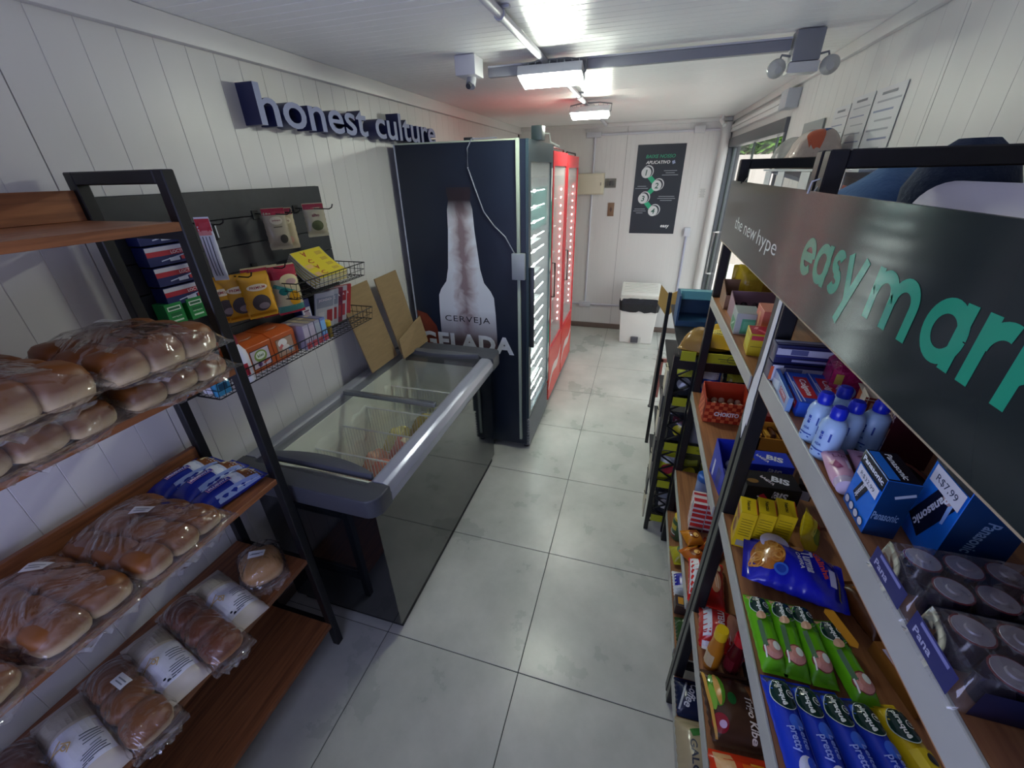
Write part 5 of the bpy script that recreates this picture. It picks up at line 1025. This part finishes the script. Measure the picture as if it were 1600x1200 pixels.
# ---- shelf C
pouch('red_pasta_bag', 'red and white pasta bag lying just beyond the near black post', 'pasta', (.628, .21, uC0), .19, .115, .075, 'c82c28', [Rc(0, .042, .15, .024, 'd6d8dc'), Tx('VITARELLA', -.01, .018, .017, 'f0dcd4', .11, bold=.03), El(.05, .0, .014, .012, 'd8d4d0', hole=.8), El(-.02, -.022, .04, .018, 'd89a78'), Rc(-.02, -.02, .05, .003, 'e8d8c8', 12), Rc(-.02, -.028, .05, .003, 'e8d8c8', 8), El(.04, -.03, .02, .01, 'e2c8a0')], (0, 0, 84), 101, group='red pasta bags', gloss=.18)
pouch('red_pasta_bag', 'red and white pasta bag behind the mustard and ketchup bottles', 'pasta', (.632, -.01, zC+.001), .13, .12, .08, 'b82824', [Rc(0, .042, .14, .02, 'd6d8dc'), Tx('VITARELLA', -.01, .01, .017, 'f0dcd4', .1, bold=.03), El(-.01, -.022, .04, .018, 'd89a78')], (0, 0, 84), 102, group='red pasta bags', gloss=.18)
for nm_, lb_, x_, h_, c1, c2, c3 in (('mustard_bottle', 'yellow mustard bottle with a yellow cap, next to the ketchup', .597, .165, 'b9741c', 'dcb81c', 'c9b48a'), ('ketchup_bottle', 'dark red ketchup bottle with a red cap, next to the mustard', .646, .16, '4e0c14', 'b01420', '6a1a22')):
    t = thing(nm_, lb_, 'bottle', (x_, -.10, zC)); r_ = .02
    obj('bottle_body', G().lathe([(r_*.9, 0), (r_, .005), (r_, h_*.5), (r_*.85, h_*.6), (r_*.8, h_*.7), (r_*.7, h_*.8)], 20), K(c1, .25), t, smooth=50)
    obj('cap', G().lathe([(r_*.8, h_*.8005), (r_*.82, h_*.97), (r_*.74, h_)], 18), K(c2, .3), t, smooth=40)
    prints(t, [Rc(0, 0, .03, .05, c3)], lambda x, y, e: (-(r_+e+.0004)*math.cos(x/r_+.6), -(r_+e+.0004)*math.sin(x/r_+.6), h_*.28+y))
carton('black_tub', 'small black box with white lettering behind the ketchup bottle', 'box', (.705, -.10, zC), .045, .05, .11, '17181b', {'L': [Tx('Base', 0, .03, .012, 'd8dadf', .03, rot=-90), Rc(0, -.01, .02, .03, '8a8c90')], 'TL': [Rc(0, 0, .04, .04, '222326')]})
pouch('wheat_bag', 'brown bag of wheat for kibbeh with a bread and salad picture, third right shelf', 'wheat', (.647, -.205, zC), .17, .155, .05, '4a3426', [Rc(-.02, .058, .13, .024, '2e2018'), El(-.03, -.05, .042, .018, '4f8a24'), El(-.03, -.048, .04, .007, 'c89a48'), El(-.01, -.062, .03, .008, '7ab03a'), El(.045, -.055, .02, .018, '8a1c28'), El(.048, -.05, .008, .008, 'c8a8c8'), El(-.008, -.02, .014, .01, '1f5a2a'), Tx('Trigo Kibe', .028, .016, .022, 'e8dccc', .09, rot=0, shear=.2), Rc(.02, .042, .06, .012, 'a02c30'), Tx('LEGRO', .02, .042, .008, 'e8c8c8', .04), Rc(.055, .058, .04, .016, '2f6a24'), Rc(-.02, .03, .05, .014, '7a4a2a', 10), Rc(.0, -.07, .15, .006, 'c89a48', 2)], (0, 0, -85), 103, gloss=.15, wr=.004)
pouch('orange_snack_bag', 'red and orange bag at the near end of the third right shelf', 'snack', (.65, -.385, zC), .17, .16, .05, 'c8381c', [Rc(-.055, -.05, .05, .04, 'd8a878'), Rc(-.03, .03, .06, .09, 'd8641c'), Rc(-.058, .02, .016, .03, 'e0a01c'), El(.01, .0, .05, .05, 'd8541c')], (0, 0, -85), 104, gloss=.18, wr=.004)
# ---- shelf D
pouch('sugar_bag', 'white and blue bag on the lowest right shelf, behind the near post', 'bag', (.62, .40, uD0), .12, .1, .05, 'd5d8dc', [Rc(0, -.0, .07, .09, '2a2a92'), Rc(-.0, .02, .05, .01, 'c8cce6', 20), Rc(.04, 0, .03, .09, 'c4ccd0')], (0, 0, -88), 105, group='bags on the lowest right shelves')
carton('dark_packet', 'small dark packet with blue lettering between the sugar bag and green bag', 'packet', (.62, .295, uD0), .10, .05, .05, '4a3a34', {'TL': [Rc(0, 0, .04, .09, '20263c'), Rc(0, .02, .03, .02, 'a9b0c4'), Rc(0, -.03, .03, .02, 'c08a2c')]}, group='bags on the lowest right shelves')
pouch('green_bag', 'green and silver snack bag on the lowest right shelf', 'bag', (.625, .19, uD0), .11, .11, .06, '2e4a24', [El(0, 0, .035, .035, 'b9c4a4'), El(.0, .01, .02, .022, '4a6a2c'), El(-.02, -.02, .014, .014, 'c8d0b4')], (0, 0, -88), 106, group='bags on the lowest right shelves')
pouch('navy_bag', 'navy packet with white script on the lowest right shelf', 'bag', (.625, -.015, zD), .12, .12, .04, '1c2440', [Rc(-.0, .03, .08, .03, '5a6288'), Tx('Coffee', .0, -.012, .026, 'c9ccd6', .08, rot=-25), Rc(0, -.038, .09, .006, 'b0b4bc', -20)], (0, 0, -88), 107, group='bags on the lowest right shelves')
pouch('pasta_bag', 'beige pasta bag with a dark red stripe, nearest on the lowest right shelf', 'bag', (.625, -.17, zD), .18, .13, .055, 'a89a7c', [Rc(.02, .05, .13, .016, '5a1824'), Rc(-.05, .0, .02, .05, '3f7a3c', 20), Tx('GALO', .02, -.02, .02, '3a3f4c', .09), Rc(.02, .012, .08, .014, '7a7264')], (0, 0, -88), 108, group='bags on the lowest right shelves')
# ================================================================== SECOND UNIT
uA, uB, uC, uD = UT[3]+.0005, UT[2]+.0005, UT[1]+.0005, UT[0]+.0005
def tray(name, label, x, y, z, w_, d_, h_, hb, col, inner, rz=0, dec=None, group=None):
    t = thing(name, label, 'box', (x, y, z), rz, group)
    g = G().box(-w_/2, w_/2, -d_/2, -d_/2+.002, 0, h_).box(-w_/2, w_/2, d_/2-.002, d_/2, 0, hb).box(-w_/2, w_/2, -d_/2+.002, d_/2-.002, 0, .002)
    g.prism([(-d_/2+.002, .002), (d_/2-.002, .002), (d_/2-.002, hb), (-d_/2+.002, h_)], -w_/2, -w_/2+.002, 'x'); g.prism([(-d_/2+.002, .002), (d_/2-.002, .002), (d_/2-.002, hb), (-d_/2+.002, h_)], w_/2-.002, w_/2, 'x')
    obj('tray', g, K(col, .4), t, smooth=0)
    r = random.Random(int(x*1000+y*100)); nx = max(1, int(w_/.03)); ny = max(1, int(d_/.035))
    for i in range(nx):
        for j in range(ny):
            obj('sweet', G().lathe([(.004, 0), (.011, .004), (.012, .012), (.008, .02), (.002, .022)], 8), K(inner[(i+j) % len(inner)], .25), t, (-w_/2+(i+.5)*w_/nx, -d_/2+(j+.5)*d_/ny, h_*.45), (R(r.uniform(-20, 20)), R(r.uniform(-20, 20)), 0), smooth=60)
    if dec:
        for f, L in dec.items(): prints(t, L, facemap(f, w_, d_, h_))
    return t
tray('open_tray', 'open brown display tray at the far end of the top shelf, beyond the post', .672, .735, uA, .18, .10, .05, .085, '8a6a50', ['4a2c24', '6a4438'])
tray('open_tray', 'open pinkish display tray with dark sweets, in front of the brown one', .68, .60, uA, .18, .11, .045, .075, '9a7a84', ['2c2024', '4a343c', '3a2a30'])
carton('mint_box', 'silver and green box on the top shelf of the second unit', 'box', (.605, .47, uA), .06, .09, .065, 'a9b4b2', {'F': [Rc(.006, -.006, .04, .045, '4fa07c'), Rc(.006, -.006, .03, .03, '62b48c')], 'L': [Rc(0, -.01, .07, .035, '3f9468'), Rc(0, -.01, .05, .006, 'b9d8c8', 25)], 'TL': [Rc(0, 0, .085, .055, '8f9a9c')]}, rz=-4)
carton('salmon_box', 'salmon pink box with a purple window on the top shelf of the second unit', 'box', (.655, .40, uA), .065, .09, .095, 'd0705c', {'F': [Rc(.01, -.012, .045, .055, '4a3a6a'), Rc(.01, -.012, .038, .045, '6a5a9c'), Rc(.01, .0, .03, .004, 'a89ac8')], 'L': [Rc(0, 0, .02, .07, 'e0a070'), Rc(.02, 0, .02, .05, 'c8604c')], 'TL': [Rc(0, 0, .09, .06, 'd88470')]}, rz=-3)
carton('gum_box', 'yellow box with a red crinkled top at the near end of the top shelf', 'box', (.606, .30, uA), .05, .075, .06, 'cbb424', {'F': [Rc(0, -.004, .04, .002, '8a7a14'), Rc(0, .02, .044, .012, 'c03a48')], 'L': [Rc(0, .0, .06, .03, 'd8d03a')], 'TL': [Rc(0, 0, .07, .046, 'a81c38'), Rc(.01, .005, .03, .01, 'd86a78', 30), Rc(-.015, -.008, .02, .008, 'e08a94', -20)]}, rz=-5)
carton('candy_packet', 'small red and white packet behind the white strip, next to the yellow box', 'box', (.64, .225, uA), .04, .05, .03, 'd8c4bc', {'TL': [Rc(0, 0, .03, .02, 'b83a40')], 'F': [Rc(0, 0, .03, .016, 'b83a40')]}, rz=-5)
pouch('yellow_crisp_bag', 'crinkled yellow bag standing at the far end of the top shelf', 'snack', (.705, .812, uA+.068), .19, .13, .04, 'c9ac2c', [Rc(0, 0, .1, .07, 'd6bc3c'), Rc(.02, 0, .03, .07, 'b8902a')], (84, 0, 0), 121, gloss=.18, wr=.006)
tray('chocolate_tray', 'red checkered open tray with white lettering, second shelf of the second unit', .655, .66, uB, .15, .11, .085, .12, 'b03a20', ['c8b098', 'a88a70'], 2,
     {'F': [Rc(-.067+.0149*i, -.033+.0142*j, .0142, .0134, ['d2643a', 'a02c18'][(i+j) % 2]) for i in range(10) for j in range(6)]+[Tx('CHOKITO', .0, .0, .018, 'f0e8e4', .085, bold=.04)], 'L': [Rc(-.04+.016*i, -.03+.016*j, .015, .015, ['d8784c', 'b03a20'][(i+j) % 2]) for i in range(6) for j in range(5)]})
t = tray('wafer_display', 'open royal blue wafer display box, second shelf of the second unit', .622, .245, uB, .09, .12, .075, .125, '2030a8', ['14206c', 'd8dae4'], 6, {'F': [El(.01, -.005, .03, .02, '3c8ad8'), El(.015, -.002, .016, .012, '4a2818')], 'L': [Rc(.02, 0, .03, .06, '1a2478'), Rc(-.03, .0, .012, .06, 'c8ccdc')]})
for k in range(6):
    carton('cigarette_pack', ['bottom left', 'bottom right', 'middle left', 'middle right', 'top left', 'top right'][k].capitalize().lower()+' red and white pack of the small stack on the third shelf', 'packet', (.62+.052*(k % 2), .50+.004*(k//2), uC+.0462*(k//2)), .05, .075, .046, 'cfc9c8', {'F': [Rc(0, .012, .048, .018, 'c03030'), Rc(0, -.014, .048, .014, '6a2430' if k < 2 else 'c03030')], 'TL': [Rc(.015, 0, .02, .046, 'b83038'), Rc(-.02, 0, .014, .046, 'b83038')], 'L': [Rc(0, .0, .05, .03, 'e4dedc'), Rc(-.02, 0, .008, .04, 'c84a3a'), Rc(.02, 0, .008, .04, '3a3c48')]}, rz=-3, group='stack of red and white packs')
t = thing('blue_lid_jar', 'jar with a round blue lid behind the red and white packs', 'jar', (.668, .69, uC)); obj('jar_body', G().lathe([(.032, 0), (.034, .004), (.034, .08), (.03, .09)], 20), K('8aa0c8', .2), t, smooth=50); obj('lid', G().lathe([(.035, .0905), (.036, .094), (.035, .112), (.031, .116)], 22), K('2b62b4', .35), t, smooth=50)
for k, (x, y) in enumerate(((.605, .41), (.60, .325), (.67, .38))):
    pouch('caramel_bag', ['orange gold sweet bag next to the red and white packs', 'orange gold sweet bag nearest the near post, third shelf of the second unit', 'dark orange sweet bag farther in on the third shelf'][k], 'sweets', (x, y, uC), .085, .07, .04, ['c07a1c', 'b8641c', '8a3c14'][k], [El(.0, .0, .02, .018, '7a3a10'), El(.006, .004, .01, .01, 'e0b060'), Rc(-.02, 0, .012, .04, 'd89a3c')], (0, 0, -70+20*k), 131+k, group='caramel bags', wr=.004)
t = thing('striped_can', 'jar with green and yellow label on the lowest shelf of the second unit', 'jar', (.61, .68, uD)); obj('jar_body', G().lathe([(.034, 0), (.037, .004), (.037, .1), (.032, .11)], 20), K('3c5a38', .3), t, smooth=50)
obj('lid', G().lathe([(.034, .1105), (.035, .125), (.032, .127)], 20), K('c4a81c', .35), t, smooth=50); prints(t, [Rc(0, .02, .07, .03, 'c9b42c'), Rc(0, -.02, .07, .006, 'd8d4cc'), Rc(0, -.032, .07, .006, 'a83a34')], lambda x, y, e: (-(.0374+e)*math.cos(x/.037), -(.0374+e)*math.sin(x/.037), .055+y))
pouch('green_pouch', 'yellow and green pouch beside the jar on the lowest shelf', 'bag', (.62, .55, uD), .1, .1, .06, 'a8a024', [El(0, 0, .03, .03, '4a6a3c'), Rc(.02, .02, .03, .02, 'd0c43c')], (0, 0, -80), 135)
# ================================================================== CRISP RACK
t = thing('crisp_rack', 'black lattice metal rack with yellow price strips, beyond the second unit', 'rack', (0, 0, 0))
RY0, RY1, RX0, RX1 = .905, 1.75, .475, .93
for (x, y) in ((RX0, RY0), (RX0+.09, RY0), (RX1-.02, RY0), (RX0, RY1), (RX1-.02, RY1)): obj('post', G().box(x, x+.022, y, y+.022, 0, 1.06 if y == RY0 else 1.12), M_black, t, bevel=.002, seg=1, smooth=0)
g = G(); z = .06
while z < 1.02:
    g.tube([(RX0+.022, RY0+.011, z), (RX0+.09, RY0+.011, z+.045)], .005, 5); g.tube([(RX0+.09, RY0+.011, z+.045), (RX0+.022, RY0+.011, z+.09)], .005, 5); z += .09
obj('lattice_brace', g, M_black, t)
LV = (.11, .35, .59, .845, 1.075)
for k, z in enumerate(LV):
    sh = obj('shelf_board', G().box(RX0+.024, RX1, RY0+.023, RY1, z-.035, z-.025), M_blackp, t, smooth=0)
    obj('price_strip', G().box(RX0+.026, RX0+.086, RY0-.004, RY0-.001, z-.032, z+.012), K('b0b422', .4), sh, smooth=0)
    st = obj('price_strip', G().box(RX0+.114, RX1-.03, RY0-.004, RY0-.001, z-.032, z+.012), K('b0b422', .4), sh, smooth=0)
    prints(st, [Rc(.03, 0, .07, .004, '5a6230'), El(.05, .0, .02, .016, '5a6230', hole=.85), Rc(.03, -.01, .05, .003, '6a7238')], lambda x, y, e, z=z: (RX0+.18+x, RY0-.0042-e, z-.01+y))
obj('top_rim', G().box(RX0, RX1, RY0-.002, RY0, 1.0, 1.04), M_black, t, smooth=0)
cols = [['2a2c30', '2848a8', '1c1e22', '7a2448', '22242a'], ['34363a', '8a8c90', 'b8c024', '2a2c30', '7a7a3c'], ['b9bc2c', '5a5c34', '8a8c44', '34363a', '3a3c28'], ['2c2e34', '8a2430', '1c1e22', '6a2a30', '2a2c30'], ['3a3c40', 'a8aaae', '2a2c30', '5a5c60', '34363a']]
nm = ['lowest', 'second lowest', 'middle', 'second highest', 'highest']
for k, z in enumerate(LV[:-1]):
    for i in range(4):
        x = RX0+.065+.105*i+ (.0 if k % 2 else .02)
        c = cols[3-k][i % 5] if k < 4 else cols[0][i]
        pouch('crisp_bag', '%s crisp bag, %s level of the black rack, %s from the aisle' % ([{'2a2c30': 'charcoal', '2848a8': 'blue', '1c1e22': 'black', '7a2448': 'purple', '34363a': 'dark grey', '8a8c90': 'silver', 'b8c024': 'lime', 'b9bc2c': 'yellow green', '5a5c34': 'olive', '8a8c44': 'pale olive', '2c2e34': 'slate', '8a2430': 'dark red', '6a2a30': 'maroon'}.get(c, 'dark')][0], nm[k], ['first', 'second', 'third', 'fourth'][i]), 'crisps', (x, RY0+.075, z-.024+.085), .17, .1, .045, c,
              [El(.0, 0, .03, .03, ['c8c4c0', 'b83a44', 'd8cc3a', '8a8e94'][(i+k) % 4]), Rc(.05, 0, .03, .07, ['8a8e94', 'c8ccd4', '5a2430', 'a8ac3a'][(i*2+k) % 4])], (0, -82, 90), 140+k*5+i, group='crisp bags on the black rack', gloss=.15, wr=.006)
for k, (x, y, z, l, w_, h_, c, lb, rz) in enumerate(((.575, 1.02, 1.052, .2, .12, .10, '8a6a34', 'round brown bread loaf in clear film on top of the black rack', 70), (.665, 1.08, 1.052, .2, .13, .10, 'c09a2c', 'yellow loaf bag on top of the black rack, next to the round loaf', 78), (.79, 1.03, 1.052, .22, .13, .10, 'cfae2a', 'bright yellow loaf bag on top of the rack, nearest the unit', 84))):
    pouch('loaf_bag', lb, 'bread', (x, y, z), l, w_, h_, c, [Rc(-.05, 0, .03, w_*.7, 'd8c860'), Rc(-.055, .01, .016, w_*.4, '6a5a24')] if k else None, (0, 0, rz), 170+k, group='loaf bags on the black rack', gloss=.2, wr=.005)
t = thing('cooler_bag', 'teal and navy box standing behind the loaf bags', 'box', (.66, 1.42, 1.052)); obj('bag_body', G().box(-.16, .16, -.08, .08, 0, .03).box(-.16, -.15, -.08, .08, .03, .16).box(-.15, .16, .07, .08, .03, .16), K('24476a', .5), t, smooth=0)
obj('bag_flap', G().prism([(.07, .161), (-.03, .175), (-.035, .135), (-.03, .13)], -.15, .16, 'x'), K('4f8f9c', .5), t, smooth=0)
obj('domino_card', G().box(-.0, .14, -.06, -.056, .06, .13), K('d8d4cc'), t, smooth=0)
prints(t, [El(-.05+.024*i, -.015+.02*j, .006, .005, '5a3a30', n=8) for i in range(5) for j in range(3)], lambda x, y, e: (.07+x, -.0602-e, .095+y))
# hanging papers on the aisle face of the rack
for k in range(7):
    z = .95-.13*k
    t = thing('hanging_sleeve', 'cream paper sleeve hanging on the aisle face of the rack, %s from the top' % ['first', 'second', 'third', 'fourth', 'fifth', 'sixth', 'seventh'][k], 'paper', (RX0-.004, RY0+.09+.02*(k % 3), z-.11), group='paper sleeves on the side of the black rack')
    obj('sleeve', G().prism([(-.06, 0), (.05, .01), (.06, .12), (-.055, .13)], -.010, -.003, 'x'), K(['b9b39a', '3a3a3c', 'c4bda6', '2c2c30', 'b0aa94', '4a4a48', 'c0b9a2'][k], .5), t, smooth=0)
    obj('hook_wire', G().tube([(.003, 0, .125), (-.012, 0, .125), (-.016, 0, .14)], .002, 5), M_wire, t)
t = thing('leaning_pole', 'thin grey stand pole beyond the black rack near the bin', 'pole', (.511, 2.3, 0)); obj('pole_shaft', G().tube([(0, 0, .012), (.016, 0, .82)], .013, 10), K('6a6664', .35), t); obj('pole_foot', G().cyl((0, 0, 0), (0, 0, .012), .018, 12), K('3a3a3c'), t)
obj('stand_frame', G().box(.03, .2, -.01, .01, .42, .45).box(.03, .05, -.01, .01, .1, .45), K('a86a64', .4), t, bevel=.002)
t = thing('brown_paper_sign', 'brown folded paper diamond on top of the thin grey pole', 'paper', (.527, 2.285, .80)); obj('paper_sheet', G().prism([(0, 0), (.075, .09), (.05, .2), (-.005, .17), (-.07, .24), (-.075, .1)], -.004, .004, 'y'), K('a8874c', .5), t, smooth=0)
# ================================================================== ON THE RIGHT WALL AND BEHIND THE SIGN
pms = lambda x, y, e: (-.001-e, -x, y)
for k, (ya, yb, za, zb_, tl) in enumerate(((1.52, 1.36, 1.72, 2.005, 3), (1.35, 1.17, 1.70, 2.02, -2), (1.155, .955, 1.70, 2.02, 1))):
    t = thing('notice_sheet', ['leftmost printed notice sheet taped to the right wall', 'middle printed notice sheet taped to the right wall', 'rightmost printed notice sheet, with bold lines, on the right wall'][k], 'notice', (XR-.003, (ya+yb)/2, (za+zb_)/2), 0, 'three notice sheets on the right wall')
    w_, h_ = abs(ya-yb), zb_-za; obj('paper_sheet', G().box(-.0008, .0008, -w_/2, w_/2, -h_/2, h_/2), mat('sheet_paper', hx('d2d2d6'), .35), t, smooth=0)
    prints(t, [Rc((-.01 if q % 2 else .01), h_/2-.04-.028*q, w_*(.8-.1*(q % 3)), .004 if k < 2 else .006, ['9a9ca8', '8088a8', 'a2a4ac'][q % 3]) for q in range(9)]+[Rc(0, h_/2-.018, w_*.5, .008, '70727c')], pms)
t = thing('blank_switch_plate', 'grey blank cover plate on the right wall beside the sliding door', 'plate', (XR-.002, 1.75, 1.86)); obj('plate_body', G().box(-.008, 0, -.14, .14, -.11, .12), K('8f9192', .45), t, bevel=.003)
t = thing('wall_shelf', 'clear acrylic shelf on the right wall holding plastic bags', 'shelf', (.93, 1.14, 1.772)); obj('acrylic_plate', G().box(-.11, .078, -.54, .54, 0, .008), mat('acrylic', hx('c3c8cc'), .15), t, bevel=.001)
for y in (.44, .22, -.1, -.4): obj('bracket_tab', G().box(-.108, -.104, y-.05, y+.05, -.075, -.001), K('c9cccf', .3), t, smooth=0); obj('bracket_arm', G().prism([(.078, -.001), (.078, -.06), (.07, -.06), (-.1, -.008), (-.1, -.001)], y-.003, y+.003, 'y'), K('c9cccf', .3), t, smooth=0)
t = pouch('clear_plastic_bag', 'clear crumpled plastic bag on the acrylic wall shelf', 'bag', (.90, 1.56, 1.781), .24, .17, .12, mat('cloudy_bag', hx('b9b8b4'), .15, alpha=.6, bump=(25, .8)), None, (0, 0, 80), 181, wr=.01)
t = pouch('orange_print_bag', 'clear bag with orange and blue prints on the acrylic wall shelf', 'bag', (.905, 1.30, 1.781), .22, .17, .14, mat('foggy_bag', hx('b4a49c'), .2, bump=(25, .8)), [El(-.04, .01, .05, .04, 'c8642c'), Rc(.03, 0, .07, .05, '3a5488', 30), El(.07, -.02, .03, .03, 'b85a40')], (0, 0, -95), 182, wr=.008)
t = thing('price_card', 'orange red price card standing on the right wall below the notices', 'sign', (.995, 1.07, 1.665)); obj('card', G().box(-.003, .003, -.17, .17, 0, .085), K('b9421f', .4), t, smooth=0)
prints(t, [Rc(-.05, .02, .14, .008, 'dca090'), Rc(.08, -.012, .13, .05, 'b9b4bc'), Rc(.08, -.01, .1, .004, '7a7680'), Rc(.08, -.022, .08, .004, '7a7680'), El(.03, .03, .03, .01, '4a6a9c')], lambda x, y, e: (-.0032-e, -x, .045+y))
zt = RT[3]
top_y = 1.65
for lb_, ya, yb in (('topmost board of the battery shelving, hidden behind the sign board', -1.1, .05), ('topmost board of the second shelving unit, behind the sign board', .13, .84)):
    t = thing('top_board', lb_, 'shelf', (.78, (ya+yb)/2, 1.655)); L_ = (yb-ya)/2
    obj('board_top', G().box(-.17, .195, -L_, L_, -.018, 0), M_woodR, t, bevel=.001)
    for y in (-L_+.05, L_-.05): obj('support_bracket', G().box(-.165, .195, y-.012, y+.012, -.04, -.0185), M_black, t, smooth=0)
t = thing('blue_cloth', 'crumpled blue cloth heaped behind the sign board', 'cloth', (.83, .44, 1.656))
g = G(); n = 22; vs = []
for i in range(n+1):
    for j in range(n+1):
        x = -.14+.28*i/n; y = -.13+.26*j/n; d = 1-min(1, math.hypot(x/.14, y/.13))
        vs.append((x, y, .002+.15*max(0, d)**.55+.012*math.sin(31*x+9*y)*math.sin(27*y+1)))
g.add(vs, [(i*(n+1)+j, (i+1)*(n+1)+j, (i+1)*(n+1)+j+1, i*(n+1)+j+1) for i in range(n) for j in range(n)])
obj('cloth_folds', g, mat('blue_cloth', hx('4a6c94'), .75, bump=(40, .4)), t, smooth=60, fixn=False)
t = thing('navy_bag', 'dark navy fabric bag hanging over the near frame behind the sign board', 'bag', (.865, .245, 1.656))
obj('bag_body', G().lathe([(.05, 0), (.085, .03), (.09, .09), (.07, .14), (.03, .175)], 16, sy=.8), mat('navy_fabric', hx('23324c'), .8, bump=(60, .4)), t, smooth=60)
t = thing('paper_roll', 'wide white paper roll lying behind the sign board', 'paper roll', (.75, -.165, 1.656))
obj('roll_paper', G().cyl((0, -.20, .055), (0, .20, .055), .054, 30), mat('roll_paper', hx('cfcbd6'), .6), t); obj('roll_core', G().cyl((0, -.205, .055), (0, -.2, .055), .02, 16), K('8a6a4a'), t)
